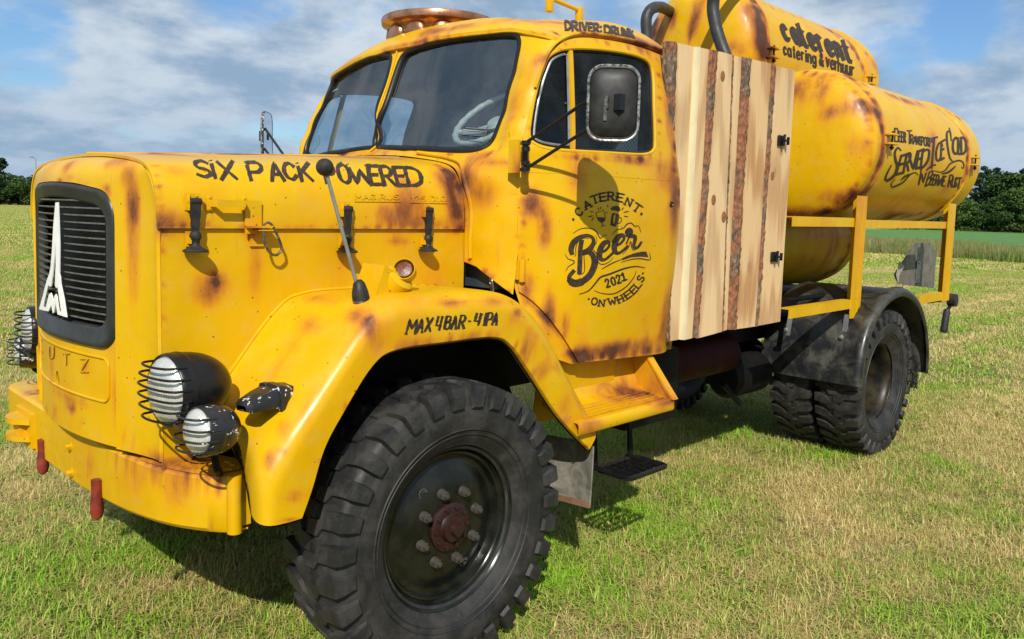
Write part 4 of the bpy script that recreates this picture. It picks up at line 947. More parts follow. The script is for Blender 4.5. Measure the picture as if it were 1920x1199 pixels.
lugp(T2, 3.72, 1.30, 3.0, .50, angof(1447, 100, 3.72, 1.3, 3.0)); lugp(T2, 5.56, 1.30, 3.0, .50, angof(1622, 152, 5.56, 1.3, 3.0))
# supports that carry the upper tanks
for x in (4.2, 5.2): g = G(); g.box((x, 1.30, 2.29), (.06, .5, .45)); g.mk('tank_saddle', YEL, truck)
for x in (4.2, 5.2): g = G(); g.box((x, .53, 1.705), (.06, .5, .05)); g.mk('tank_saddle', CHAS, truck)
HOSE = simple('hose_rubber', (.035, .036, .038), .5, 0, .3, 30)
def hose(pts, r): G().tube(cr(pts, 8), r, 14).mk('beer_hose', HOSE, truck)
x = 2.9
hose([(x, *U(1217, 150, 'x', x)[1:]), (x, *U(1213, 70, 'x', x)[1:]), tuple(U(1212, 35, 'x', x)), tuple(U(1222, 17, 'x', x+.06)), tuple(U(1240, 14, 'x', x+.25)), tuple(U(1256, 22, 'x', x+.52))], .040)
x = 2.95
hose([tuple(U(*q, 'x', x)) for q in ((1385, 180), (1366, 120), (1351, 80), (1341, 45), (1337, 10), (1345, -30))]+[tuple(U(1370, -55, 'x', x+.2)), tuple(U(1400, -50, 'x', x+.5))], .042)

# ================================================================== carrying frame
fr = empty('tank_frame', (4.6, YC, 1.4), truck)
def angle(a, b, w, th=.008, name='frame_angle', flip=1, outer=-1):
    a = Vector(a); b = Vector(b)
for (x0, zt) in ((3.70, 1.905), (5.66, 1.90)):
    for y in (.075,):
        w = .16 if x0 < 4 else .17
        g = G(); z0 = 1.05; 
        g.box((x0+w/2, y, (z0+zt)/2), (w, .010, zt-z0)); g.box((x0+w-.005, y+.045, (z0+zt)/2), (.010, .088, zt-z0)); g.box((x0+w*.62, y-.0065, (z0+zt)/2), (.004, .004, zt-z0)); g.mk('frame_post', YEL, fr)
    g = G(); g.box((x0+.08, 1.9, 1.45), (.10, .010, .8)); g.mk('frame_post', YEL, fr)
for (xa, xb, z, h, y) in ((2.78, 3.72, 1.720, .062, .093), (3.86, 5.68, 1.712, .058, .093), (2.78, 3.72, 1.150+.0, .062, .080), (5.1, 5.68, 1.095, .070, .080)):
    g = G(); g.box(((xa+xb)/2, y, z), (xb-xa, .008, h)); g.box(((xa+xb)/2, y+.034, z+h/2-.003), (xb-xa, .06, .007)); g.mk('frame_rail', YEL, fr)
g = G(); g.box((3.765, .078, 1.085), (.12, .012, .075)); g.mk('corner_plate', YEL, fr)
for y in (.55, 1.65): g = G(); g.box((4.2, y, 1.09), (3.6, .06, .06)); g.mk('bearer', CHAS, fr)

# ================================================================== plank screen
psn = empty('plank_screen', (2.05, .08, 1.1), truck)
psn['label'] = 'screen of waney-edged larch planks with bark left on'
def zat(u, v, y=.085): return U(u, v, 'y', y)
def edge(ut, vt, ub, vb, y=.085): a = zat(ut, vt, y); b = zat(ub, vb, y); return a, b
def waney(a, b, amp, seed, n=36):
    r = np.random.default_rng(seed); t = np.linspace(0, 1, n); ph = r.random(6)*6.28; w = sum(np.sin(t*f+p_)*amp/f**.6 for f, p_ in zip((3, 7, 13, 23, 41, 67), ph)); return [(a[0]+(b[0]-a[0])*k+w_, a[2]+(b[2]-a[2])*k) for k, w_ in zip(t, w)]
def board(name, L_, R_e, y0, th, m, **k):
    rows = []
    for (xl, zl), (xr, zr) in zip(L_, R_e): rows.append([(xl, y0+th, zl), (xl+.002, y0+.001, zl), (xl*.75+xr*.25, y0, zl*.75+zr*.25), (xl*.5+xr*.5, y0-.001, (zl+zr)/2), (xl*.25+xr*.75, y0, zl*.25+zr*.75), (xr-.002, y0+.001, zr), (xr, y0+th, zr)])
    g = G().grid(rows, cv=True, flip=True); g.F.append(tuple(range(7))); n0 = len(rows)*7; g.F.append(tuple(range(n0-1, n0-8, -1))); return g.mk(name, m, psn, ang=30, **k)
def bark(L_, R_e, y0, th, seed):
    r = np.random.default_rng(seed); rows = []
    for (xl, zl), (xr, zr) in zip(L_, R_e):
        q = []
        for t in np.linspace(0, 1, 7):
            j = r.normal(0, .0028, 3); q.append((xl+(xr-xl)*t+j[0]*.6, y0+th-(th+.006)*math.sin(math.pi*(t*.9+.05))**.6+j[1], zl+(zr-zl)*t+j[2]))
        rows.append([(xl, y0+th+.02, zl)]+q+[(xr, y0+th+.02, zr)])
    G().grid(rows, flip=True).mk('bark_edge', BARK, psn, ang=70)
E_ = {}
def ed(key, ut, vt, ub, vb, amp, seed): E_[key] = waney(*edge(ut, vt, ub, vb), amp, seed, 70)
ed('a', 1256, 77, 1254, 640, .001, 1); ed('b', 1273, 81, 1256, 640, .004, 2); ed('c', 1301, 88, 1273, 637, .0012, 3); ed('c2', 1311, 90, 1283, 637, .001, 4)
ed('d', 1329, 94, 1296, 634, .008, 5); ed('e', 1347, 97, 1308, 634, .005, 6); ed('f', 1372, 104, 1352, 622, .005, 7); ed('f2', 1376, 104, 1355, 622, .005, 7)
ed('g', 1392, 108, 1365, 619, .006, 8); ed('h', 1407, 112, 1379, 617, .005, 9); ed('i', 1443, 120, 1413, 612, .006, 10); ed('j', 1454, 124, 1420, 611, .004, 11); ed('k', 1490, 133, 1462, 603, .0015, 12)
board('plank', E_['b'], E_['c'], .085, .024, WOOD); bark(E_['a'], E_['b'], .088, .02, 1)
board('batten', E_['c'], E_['c2'], .072, .03, simple('white_sapwood', (.74, .62, .38), .6, 0, .12, 8, .0005)); board('plank', E_['c2'], E_['d'], .078, .024, WOOD)
bark(E_['d'], E_['e'], .074, .03, 2); board('plank', E_['e'], E_['f'], .078, .024, WOOD); bark(E_['f'], E_['f2'], .084, .012, 3); board('plank', E_['f2'], E_['g'], .090, .024, WOOD)
bark(E_['g'], E_['h'], .070, .03, 4); board('plank', E_['h'], E_['i'], .074, .026, WOOD); bark(E_['i'], E_['j'], .074, .026, 5); board('plank', E_['j'], E_['k'], .080, .026, WOOD)
for u, v in ((1468, 264), (1455, 482)):
    q = zat(u, v, .06); g = G(); g.box((q[0], .07, q[2]), (.075, .012, .06), bev=.004); g.tube([(q[0]+.0, .055, q[2]-.03), (q[0]+.0, .05, q[2]+.035)], .008, 8); g.box((q[0]+.03, .052, q[2]), (.05, .012, .014)); g.box((q[0]+.045, .05, q[2]), (.01, .014, .045)); g.mk('screen_latch', BLK, psn)
KNM = simple('knot_wood', (.33, .15, .06), .6, 0, .5, 160, .0008, col2=(.16, .065, .025))
for u, v, rr_ in ((1356, 143, .020), (1339, 375, .020), (1358, 407, .022), (1450, 330, .018), (1430, 520, .012), (1300, 300, .010), (1395, 250, .012)):
    q = zat(u, v, .074); g = G(); g.lathe([(.006, rr_), (-.0008, rr_), (-.0018, rr_*.8), (-.0012, rr_*.55), (-.0022, rr_*.35), (-.0018, 0)], (q[0], .076 if u < 1380 else .0775, q[2]), (0, 1, 0), 20); g.V = [(a, b, q[2]+(c-q[2])*1.35) for a, b, c in g.V]; g.mk('knot', KNM, psn)
for z in (1.3, 2.4): g = G(); g.box((2.05, .125, z), (1.2, .03, .06)); g.mk('cross_batten', WOOD, psn)

# ================================================================== rear mudguards and tail gear
MG = [(3.585, .60), (3.592, .70), (3.615, .82), (3.67, .95), (3.765, 1.07), (3.90, 1.16), (4.07, 1.22), (4.25, 1.245), (4.43, 1.225), (4.62, 1.155), (4.76, 1.06), (4.87, .94), (4.945, .80), (4.985, .66), (4.995, .52)]
MGc = cr([(a, 0, b) for a, b in MG], 4)
for s_ in (0, 1):
    rows = []
    for i, (x, _, z) in enumerate(MGc):
        c_ = Vector((4.32, 0, .56)); d = (Vector((x, 0, z))-c_).normalized(); r0 = Vector((x, 0, z))
        def pt_(y, o): q = r0+d*o; return (q.x, y, q.z)
        rows.append([pt_(-.062, -.060), pt_(-.070, -.052), pt_(-.070, -.024), pt_(-.062, -.006), pt_(-.046, .003), pt_(-.026, .006), pt_(-.006, .002), pt_(.012, -.006), pt_(.20, -.007), pt_(.31, -.007), pt_(.325, -.004), pt_(.34, -.007), pt_(.60, -.007), pt_(.66, -.007), pt_(.675, -.015), pt_(.675, -.07)])
    g = G().grid(rows, flip=True); V, F = solid(g.V, g.F, .006)
    if s_: V, F = mirV(V, F)
    mg = mk('rear_mudguard', V, F, MUD, truck, ang=50)
    if s_ == 0:
        for u, v, u2, v2 in ((1488, 588, 1478, 618), (1592, 600, 1581, 632)):
            a, b_ = UH(u, v, lambda x, z: .30 if u < 1550 else .08), None
            y = .42 if u < 1550 else .10; a = U(u, v, 'y', y); b_ = U(u2, v2, 'y', y); 
            xx = min(a[0], 3.72); g = G(); g.box(((a[0]+b_[0])/2-.02, y, (a[2]+b_[2])/2), (.008, .035, .20), Matrix.Rotation(R_(14), 3, 'Y')); g.bolt((b_[0]-.03, y, b_[2]), (-1, 0, .2), .012, .012); g.bolt((a[0]-.01, y, a[2]+.02), (-1, 0, .2), .012, .012); g.mk('mudguard_strap', GALV, mg)
        for y in (.12, .40): g = G().bolt((3.655, y, .76), (-1, 0, .1), .016, .010); g.mk('mudguard_bolt', RUB, mg)
        for z, ya, yb in ((.86, .14, .28), (.86, .36, .48), (.72, .36, .48)): g = G(); g.tube([(3.685 if z > .8 else 3.66, ya, z), (3.685 if z > .8 else 3.66, yb, z)], .005, 5); g.mk('mudguard_ridge', MUD, mg)
        g = G(); g.tube([(3.35, .38, 1.17), (3.95, .38, 1.17)], .018, 8); g.mk('mudguard_stay', CHAS, mg)
    # brush mudflap
    r = np.random.default_rng(5); g = G()
    for k in range(1400):
        y = r.uniform(.0, .60); x = 4.94+r.normal(0, .012); z = r.uniform(.38, .56); a, b_ = r.normal(0, .012, 2); g.tube([(x, y, z+.05), (x+a, y+b_, z)], .0022, 3, cap=False)
    if s_: g.V, g.F = mirV(g.V, g.F)
    ob = g.mk('bristle_flap', RUB, mg); ob['kind'] = 'stuff'
y = .42
pl = [U(*q, 'y', y)[[0, 2]] for q in ((1676, 515), (1715, 456), (1745, 456), (1756, 478), (1751, 541), (1684, 533))]
tp_ = G().prism([tuple(p_) for p_ in pl], lambda u, v, w: (u, w, v), y, y+.004)
tri = tp_.mk('rear_marker_plate', simple('aluminium_back', (.13, .12, .10), .55, .3, .3, 12, .0004, col2=(.20, .19, .16)), truck, label='back of a cut-cornered metal marker plate with peeling tape')
c_ = U(1722, 510, 'y', y-.01); g = G(); g.box((c_[0], y-.008, c_[2]), (.10, .006, .20)); g.bolt((c_[0], y-.012, c_[2]+.08), (0, -1, 0), .008, .006); g.bolt((c_[0], y-.012, c_[2]-.08), (0, -1, 0), .008, .006); g.mk('plate_bracket', GALV, tri)
c_ = U(1684, 512, 'y', y-.01); g = G(); g.prism([(c_[0]-.10, c_[2]-.02), (c_[0]+.03, c_[2]+.10), (c_[0]+.09, c_[2]+.06), (c_[0]+.02, c_[2]-.02), (c_[0]-.02, c_[2]-.10)], lambda u, v, w: (u, w+.02*math.sin(u*60), v), y-.014, y-.010); g.mk('peeling_tape', simple('silver_tape', (.45, .42, .36), .4, .3, .3, 30), tri)
g = G(); yy = .30; 
q1 = U(1740, 565, 'y', yy); q2 = U(1782, 560, 'y', yy); g.tube([tuple(q1), tuple(q2)], .022, 10); qa = U(1783, 572, 'y', yy); qb = U(1776, 582, 'y', yy-.05); g.tube([tuple(q2), tuple(qa), tuple(qb)], .016, 8); g.mk('jockey_arm', CHAS, truck)
g = G(); q = Vector(U(1786, 563, 'y', yy-.03)); g.lathe([(-.04, 0), (-.04, .045), (-.035, .062), (.035, .062), (.04, .045), (.04, 0)], q, (0, 1, 0), 24); jw = g.mk('jockey_wheel', RUB, truck)
g = G(); a = Vector(U(1776, 580, 'y', yy-.06)); b_ = Vector(U(1769, 624, 'y', yy-.06)); g.tube([a, a.lerp(b_, .1), b_.lerp(a, .1), b_], [.024, .032, .034, .026], 12); g.mk('jockey_handle', RUB, jw)

# ================================================================== lettering, painted where it stands on the real surfaces
def bvh_of(objs):
    V = []; F = []
    for o in objs:
        n = len(V); w = WO[o.name]; V += [v.co+w for v in o.data.vertices]; F += [tuple(i+n for i in p.vertices) for p in o.data.polygons]
    return BVHTree.FromPolygons(V, F)
GL = {  # strokes on a 10 x 10 cell; ~ marks a curve
 'A': '0,0 5,10 10,0;2,3.5 8,3.5', 'B': '0,0 0,10;~0,10 6,10 8,7.6 5,5.4 0,5.2;~0,5.2 6.5,5.4 9.5,2.7 6,0 0,0', 'C': '~9.3,8 6,10 2,8.8 .3,5 2,1.2 6,0 9.3,2',
 'D': '0,0 0,10;~0,10 5,9.8 9.2,7.5 9.2,2.5 5,.2 0,0', 'E': '0,0 0,10;0,10 8.5,10;0,5.2 7,5.2;0,0 8.5,0', 'F': '0,0 0,10 9,10;0,5.2 7,5.2', 'G': '~9,8 6,10 2,8.8 .3,5 2,1.2 6,0 9,1.5;9,1.5 9,4.5 5.5,4.5',
 'H': '0,0 0,10;9,0 9,10;0,5 9,5', 'I': '5,0 5,10', 'K': '0,0 0,10;8.5,10 .5,4.6;2.6,6 9,0', 'L': '0,10 0,0 8,0', 'M': '0,0 1,10 5,3 9,10 10,0', 'N': '0,0 0,10 9,0 9,10',
 'O': '~5,10 1.4,8.6 .2,5 1.4,1.4 5,0 8.6,1.4 9.8,5 8.6,8.6 5,10', 'P': '0,0 0,10;~0,10 6.5,10 9.2,7.4 6.5,4.7 0,4.5', 'R': '0,0 0,10;~0,10 6,10 8.6,7.6 6,5.1 0,5;3.5,5 9.3,0', 'S': '~8.6,8.4 5,10 1.2,8.4 2.4,5.8 7,4.4 8.9,1.9 5,0 .6,1.6',
 'T': '5,0 5,10;0,10 10,10', 'U': '~0,10 0,4 1.6,.7 5,0 8.2,.9 9.2,4 9.2,10', 'V': '0,10 4.6,0 9.2,10', 'W': '0,10 2.3,0 5,7.5 7.7,0 10,10', 'X': '0,0 9,10;0,10 9,0', 'Y': '0,10 5,5;10,10 5,5 5,0', 'Z': '0,10 9,10 0,0 9,0',
 '0': '~5,10 1.4,8.6 .4,5 1.4,1.4 5,0 8.6,1.4 9.4,5 8.6,8.6 5,10', '1': '1.5,7.5 5.2,10 5.2,0;2,0 8,0', '2': '~.6,7.6 2.6,10 7,9.7 8.4,7 5,3.4 .4,.2;.4,0 9,0', '4': '1,10 0,3.4 9.4,3.4;8.6,9.8 7.6,0', '5': '8,10 1,10 .6,5.6;~.6,5.6 5,6.2 8.6,3.4 5.6,.2 .4,.8', '8': '~4.6,5.3 1.2,7.6 4.6,10 8,7.6 4.6,5.3 .6,2.6 4.6,0 8.8,2.6 4.6,5.3', '-': '1,4.5 8,4.5', ':': '4,7.4 4.6,7.2;4,1.8 4.6,1.6', '.': '4.4,.6 5,.4', "'": '5,10 4.4,7.6',
 'a': '~7.4,5.2 4,7 .8,5.4 .4,2.6 2.6,0 5.6,.6 7.4,3;7.6,7 7.8,0', 'c': '~7.6,5.8 4.6,7.1 1.2,5.4 .6,3 2.2,.6 5,0 7.8,1.4', 'e': '.8,3.6 7.6,3.9;~7.6,3.9 6.6,6.4 4,7.1 1.2,5.4 .6,3 2.2,.5 5,0 7.6,1.4', 'g': '~7.4,5.2 4,7 .8,5.2 .6,2.8 3,.6 6,1.4 7.4,3.4;~7.6,7 7.6,0 6.4,-2.4 3.6,-2.8 1,-1.8', 'h': '.6,0 .6,10;~.6,4.4 3,6.8 6,6.6 7.4,4.6 7.4,0', 'i': '4,0 4,7;4,9.2 4.1,9.7', 'n': '.8,0 .8,7;~.8,4.4 3,6.8 6,6.6 7.4,4.6 7.4,0', 'r': '1,0 1,7;~1,4.4 3.2,6.7 6.6,6.6', 't': '3.4,9.8 3.6,1.6;~3.6,1.6 4.6,.1 7,.4;.6,7 6.8,7', 'u': '~.8,7 .8,2.4 2.4,.2 5.4,.4 7.4,2.6;7.5,7 7.6,0', 'v': '.4,7 4,0 7.6,7',
 '&': '~9,0 3,6.6 3,9.2 5,10 6.6,8.6 5.6,6.6 1.4,4 .6,1.8 2.6,0 5.6,.6 8.6,4.6'}
WID = {'I': .35, 'i': .35, ':': .3, '.': .25, '-': .6, ' ': .5, 'M': 1.25, 'W': 1.3, '1': .7, "'": .3, 'r': .75, 't': .75, 'h': .9, 'n': .9, 'u': .9, 'a': .9, 'e': .9, 'c': .9, 'g': .9, 'v': .9}
def strokes(ch):
    o = []
    for s_ in GL[ch].split(';'):
        cur = s_.startswith('~'); P = [tuple(float(q)/10 for q in w.split(',')) for w in s_.strip('~').split()]
        o.append(cr(P, 5) if cur else dens(P, .18, closed=False))
    return o
class Stamp:
    def __init__(s, bv, h=.0012): s.bv = bv; s.h = h; s.g = G(); s.jit = np.random.default_rng(3)
    def hit(s, u, v):
        d = Vector(ray(u, v)).normalized(); loc, n, i, dist = s.bv.ray_cast(Vector(CAM), d)
        if loc is None: return None
        if n.dot(d) > 0: n = -n
        return loc+n*s.h
    def poly(s, pts, step=6):
        P = np.array(pts); 
        def fn(a, b): q = s.hit(a, b); return tuple(q) if q is not None else (0, 0, -99)
        V, F = cdt([tuple(p_) for p_ in pts], [], step, fn)
        if len(V) and min(v[2] for v in V) > -50: s.g.add(V, F)
    def ribbon(s, pts, w0, w1=None, brush=0., nib=None):
        """a brush stroke through photo points, w = width in px (ends may differ), laid on the surface"""
        P = [np.array(p_, float) for p_ in pts]; n = len(P); rows = []
        for i in range(n):
            t = P[min(i+1, n-1)]-P[max(i-1, 0)]; t = t/(np.linalg.norm(t)+1e-9); nn = np.array([-t[1], t[0]]); f = i/max(1, n-1)
            if callable(w0): w = w0(f)
            else: w = w0 if w1 is None else w0+(w1-w0)*f
            if nib is not None: w *= .55+.6*abs(nn[0]*math.cos(nib)+nn[1]*math.sin(nib))
            w *= 1+s.jit.normal(0, brush)
            q = P[i]
            if i == 0: q = q-t*w*.35
            if i == n-1: q = q+t*w*.35
            row = [s.hit(*(q+nn*w*k)) for k in (-.5, -.17, .17, .5)]
            if any(r is None for r in row): rows.append(None)
            else: rows.append([tuple(r) for r in row])
        run = []
        for r in rows+[None]:
            if r is None:
                if len(run) > 1: s.g.grid(run)
                run = []
            else: run.append(r)
    def text(s, txt, a, b, h0, h1, sl, w, brush=.08, nib=None, gap=.30, serif=False, vsh=None):
        """letters from baseline point a to b (px), cap heights h0..h1, slant sl = shift of the top per unit height"""
        a = np.array(a, float); b = np.array(b, float); tot = sum(WID.get(c, 1)+gap for c in txt)-gap; Lp = b-a; pos = 0
        for c in txt:
            wd = WID.get(c, 1)
            if c != ' ':
                for st in strokes(c):
                    pts = []
                    for x, y in st:
                        f = (pos+x*wd)/tot; h = h0+(h1-h0)*f; q = a+Lp*f; pts.append((q[0]+sl*h*y, q[1]-h*y))
                    f = pos/tot; s.ribbon(pts, w*(h0+(h1-h0)*f)/max(h0, h1), brush=brush, nib=nib)
                    if serif and len(st) > 1:
                        for e in (pts[0], pts[-1]):
                            d = Lp/np.linalg.norm(Lp)*w*.95; s.ribbon([np.array(e)-d, e, np.array(e)+d], w*.55, brush=0)
            pos += wd+gap
    def done(s, name, parent, m=INK, **k):
        o = mk(name, s.g.V, s.g.F, m, parent, ang=180, **k); return o
bL = bvh_of([lid]); bF = bvh_of([fen]); bR = bvh_of([roof]); bD = bvh_of([D0]); bT1 = bvh_of([T1]); bT2 = bvh_of([T2]); bN = bvh_of([bpy.data.objects['nose_panel']])
B3 = lambda x, y: (280+x/3.097, 270+y/3.097)
def word(st, txt, boxes, conv, w, sl_, **k):
    for c, (x0, x1, yt, yb) in zip(txt, boxes):
        a = conv(x0, yb); b = conv(x1, yb); t_ = conv(x0, yt); h = a[1]-t_[1]; wd = (b[0]-a[0]); sh = sl_*h
        for s_ in strokes(c): st.ribbon([(a[0]+max(0, -sh)*.75+x*(wd-abs(sh)*.55)+sh*y*.75, a[1]-h*y) for x, y in s_], w, **k)
st = Stamp(bL)
word(st, 'SIXPACK', [(250, 365, 100, 192), (336, 396, 104, 200), (392, 512, 106, 206), (562, 670, 110, 210), (684, 776, 112, 214), (768, 856, 115, 206), (858, 950, 118, 216)], B3, 7.8, -.38, brush=.10, nib=.5)
word(st, 'POWERED', [(1000, 1085, 118, 225), (1082, 1168, 120, 226), (1150, 1295, 126, 232), (1262, 1350, 130, 236), (1335, 1425, 134, 240), (1415, 1500, 138, 242), (1480, 1585, 140, 242)], B3, 7.8, -.38, brush=.10, nib=.5)
st.done('lettering', lid, label='brushed lettering SIX PACK POWERED')
st = Stamp(bL, .004); C5 = lambda x, y: (560+x/3.527, 280+y/3.527)
st.text('MAGIRUS', C5(372, 332), C5(662, 332), 9.5, 9.5, -.1, 2.4, brush=0, gap=.25); st.text('125 D10', C5(738, 344), C5(972, 344), 9.5, 9.5, -.1, 2.4, brush=0, gap=.25)
st.ribbon(dens([C5(370, 344), C5(668, 346)], 8, False), 2.6); st.ribbon(dens([C5(734, 352), C5(975, 356)], 8, False), 2.6); st.done('raised_badge', lid, YEL, label='raised overpainted badge MAGIRUS 125 D10')
st = Stamp(bN, .006); C2 = lambda x, y: (0+x/5.99, 560+y/5.99); C2b = lambda x, y: (x/2.855, 600+y/2.855)
word(st, 'DEUTZ', [(345, 380, 400, 505), (440, 480, 470, 590), (565, 618, 540, 655), (735, 800, 570, 740), (1000, 1000, 600, 700)][:1], C2, 3.2, 0)
word(st, 'D', [(165, 186, 72, 140)], C2b, 3, 0); word(st, 'U', [(268, 294, 140, 202)], C2b, 3, 0); word(st, 'T', [(342, 376, 178, 236)], C2b, 3, 0); word(st, 'Z', [(436, 482, 206, 276)], C2b, 3, 0); word(st, 'E', [(208, 234, 105, 170)], C2b, 2.4, 0)
st.done('raised_letters', nose, YEL, label='raised overpainted letters DEUTZ')
st = Stamp(bF); C6 = lambda x, y: (740+x/8.727, 570+y/8.727)
word(st, 'MAX4BAR-4IPA', [(185, 370, 250, 485), (362, 478, 245, 462), (488, 622, 235, 450), (660, 778, 215, 425), (808, 930, 207, 410), (918, 1030, 197, 402), (1042, 1165, 193, 395), (1192, 1255, 230, 330), (1295, 1415, 162, 345), (1440, 1505, 158, 345), (1492, 1605, 150, 345), (1592, 1690, 150, 338)], C6, 4.4, .28, brush=.16, nib=.3)
st.done('lettering', fen, label='brushed lettering MAX 4 BAR - 4 IPA')
st = Stamp(bR, .004); C4 = lambda x, y: (440+x/2.341, y/2.341)
word(st, 'DRIVER:DRUNK', [(1450, 1475, 97, 133), (1480, 1507, 98, 137), (1512, 1518, 102, 138), (1525, 1548, 103, 141), (1552, 1572, 106, 143), (1575, 1600, 108, 146), (1603, 1610, 112, 146), (1622, 1648, 116, 150), (1653, 1676, 121, 156), (1680, 1702, 126, 161), (1706, 1728, 130, 167), (1732, 1754, 134, 171)], C4, 4.2, -.1, brush=.08)
st.done('lettering', roof, label='lettering DRIVER: DRUNK')
# door emblem
st = Stamp(bD); D7 = lambda x, y: (1000+x/4.44, 330+y/4.44); E3 = lambda x, y: (1050+x/7.495, 400+y/7.495)
def glyph_at(st, ch, c, h, w, ang, pw, serif=True, conv=D7, asp=.62):
    ca, sa = math.cos(R_(ang)), math.sin(R_(ang)); c = np.array(conv(*c)); 
    for s_ in strokes(ch):
        pts = []
        for x, y in s_: X = (x-.5)*w; Y = -(y-.5)*h; pts.append((c[0]+X*ca-Y*sa, c[1]+X*sa+Y*ca))
        st.ribbon(pts, pw, brush=.04)
        if serif:
            for e in (pts[0], pts[-1]): d = np.array([ca, sa])*pw*.9; st.ribbon([np.array(e)-d, e, np.array(e)+d], pw*.6)
for ch, c, a in (('C', (378, 300), -38), ('A', (447, 240), -28), ('T', (512, 197), -18), ('E', (580, 177), -8), ('R', (648, 170), 2), ('E', (722, 182), 12), ('N', (795, 220), 24), ('T', (862, 268), 34)): glyph_at(st, ch, c, 14.5, 11.5, a, 3.3, ch not in 'C')
for c in ((332, 364), (899, 318)): q = D7(*c); st.poly([(q[0]+2.5*math.cos(t), q[1]+3*math.sin(t)) for t in np.linspace(0, 6.28, 9)[:-1]], 3)
for ch, c, a in (('O', (508, 1045), 14), ('N', (570, 1060), 8), ('W', (655, 1045), -10), ('H', (725, 1025), -24), ('E', (785, 990), -36), ('E', (832, 950), -46), ('L', (868, 905), -52), ('S', (893, 855), -62)): glyph_at(st, ch, c, 12.5, 10.5 if ch != 'W' else 14, a, 3.1, ch not in 'OS')
for c in ((461, 1026), (910, 812)): q = D7(*c); st.poly([(q[0]+2*math.cos(t), q[1]+2.4*math.sin(t)) for t in np.linspace(0, 6.28, 9)[:-1]], 3)
for ch, c in zip('2021', ((617, 893), (664, 877), (708, 860), (750, 838))): glyph_at(st, ch, c, 14.5, 7.5, -16, 3.5, ch == '1')
# the big script word
def S3(pts, w, k=8): st.ribbon(cr([E3(*p_) for p_ in pts], k), w)
tp = lambda a, b, c: (lambda f: a+(b-a)*min(1, f*2) if f < .5 else b+(c-b)*(f*2-1))
S3([(165, 565), (155, 500), (190, 410), (270, 345), (370, 315), (450, 340), (470, 410), (430, 490), (370, 540), (300, 560)], lambda f: 8.5+2.4*math.sin(f*9))
S3([(300, 395), (285, 500), (280, 640), (272, 835)], 9)
S3([(300, 560), (380, 540), (450, 580), (482, 670), (465, 780), (410, 880), (320, 955), (220, 985), (145, 950), (130, 890), (190, 815)], lambda f: 7.5+4.6*math.sin(min(1, f*1.1)*math.pi)+(3 if .6 < f < .85 else 0))
for ox, oy in ((0, 0), (208, -95)):
    S3([(590+ox, 545+oy), (640+ox, 520+oy), (690+ox, 455+oy), (670+ox, 408+oy), (610+ox, 430+oy), (560+ox, 520+oy), (555+ox, 610+oy), (590+ox, 655+oy), (650+ox, 640+oy), (740+ox, 560+oy)], lambda f: 5+6.2*math.sin(min(1, max(0, (f-.25)/.6))*math.pi))
S3([(930, 430), (960, 360), (985, 320)], 3)
S3([(940, 320), (930, 260), (965, 225), (1000, 240), (1000, 290), (965, 330)], 5.5); st.poly([E3(*q) for q in ((925, 300), (925, 250), (960, 218), (1000, 225), (1010, 270), (990, 330), (950, 345))], 4)
S3([(990, 320), (1050, 330), (1050, 390), (1035, 450), (1055, 490), (1100, 470), (1140, 410)], lambda f: 8-3.5*f)
st.poly([E3(*q) for q in ((860, 640), (940, 600), (1050, 560), (1150, 540), (1212, 540), (1240, 620), (1130, 610), (1000, 620), (870, 662))], 8)
for P, w in ((((180, 285), (280, 225), (400, 210), (500, 250), (560, 350), (600, 325), (660, 308)), 1.5), (((730, 305), (790, 240), (865, 220), (900, 200), (940, 155), (1000, 140), (1050, 185), (1100, 180), (1135, 270)), 1.6), (((70, 575), (110, 640), (190, 670), (190, 705), (120, 750), (80, 815)), 1.5), (((580, 790), (720, 710), (860, 650)), 1.6), (((860, 690), (1000, 650), (1130, 640), (1262, 655), (1255, 560)), 1.6), (((270, 1140), (400, 1090), (500, 980), (570, 900), (700, 855), (900, 780), (1060, 750), (1190, 768)), 2.6), (((480, 1090), (600, 1130), (760, 1130), (920, 1040), (1030, 910), (1070, 815)), 1.6),
             (((545, 560), (520, 640), (545, 700), (600, 720), (680, 690), (750, 620)), 1.3), (((195, 600), (220, 590), (222, 480), (260, 390), (340, 350), (410, 360)), 1.3), (((500, 310), (515, 400), (460, 500), (510, 570), (530, 680), (500, 800), (420, 920), (300, 1010), (200, 1035), (120, 1000)), 1.4), (((255, 870), (340, 820), (335, 600), (345, 570)), 1.2), (((880, 580), (960, 480), (990, 400), (1010, 490), (1050, 515), (1160, 405)), 1.3)):
    st.ribbon(cr([E3(*q) for q in P], 6), (lambda w_: (lambda f: w_*(.55+.8*math.sin(f*math.pi))))(w))
# glasses and sparks above the word
st.ribbon([D7(*q) for q in ((520, 308), (528, 345), (545, 372), (572, 392), (596, 370), (598, 340), (585, 285), (520, 308))], 1.2); st.poly([D7(*q) for q in ((525, 345), (560, 345), (597, 348), (588, 376), (567, 392), (542, 376))], 3); st.ribbon([D7(*q) for q in ((570, 390), (576, 408), (580, 418))], 1.4); st.ribbon([D7(*q) for q in ((565, 424), (580, 414), (600, 411))], 1.2)
st.poly([D7(*q) for q in ((655, 315), (675, 308), (682, 318), (668, 330), (662, 395), (690, 400), (682, 425), (640, 412), (648, 340))], 3); st.poly([D7(*q) for q in ((640, 272), (660, 255), (690, 250), (715, 258), (726, 285), (708, 298), (680, 288), (655, 290))], 3)
for P in (((680, 320), (708, 322), (712, 330), (702, 398), (688, 402)), ((690, 325), (680, 395)), ((700, 326), (690, 396)), ((710, 345), (730, 352), (732, 378), (716, 396), (702, 396))): st.ribbon([D7(*q) for q in P], 1.7)
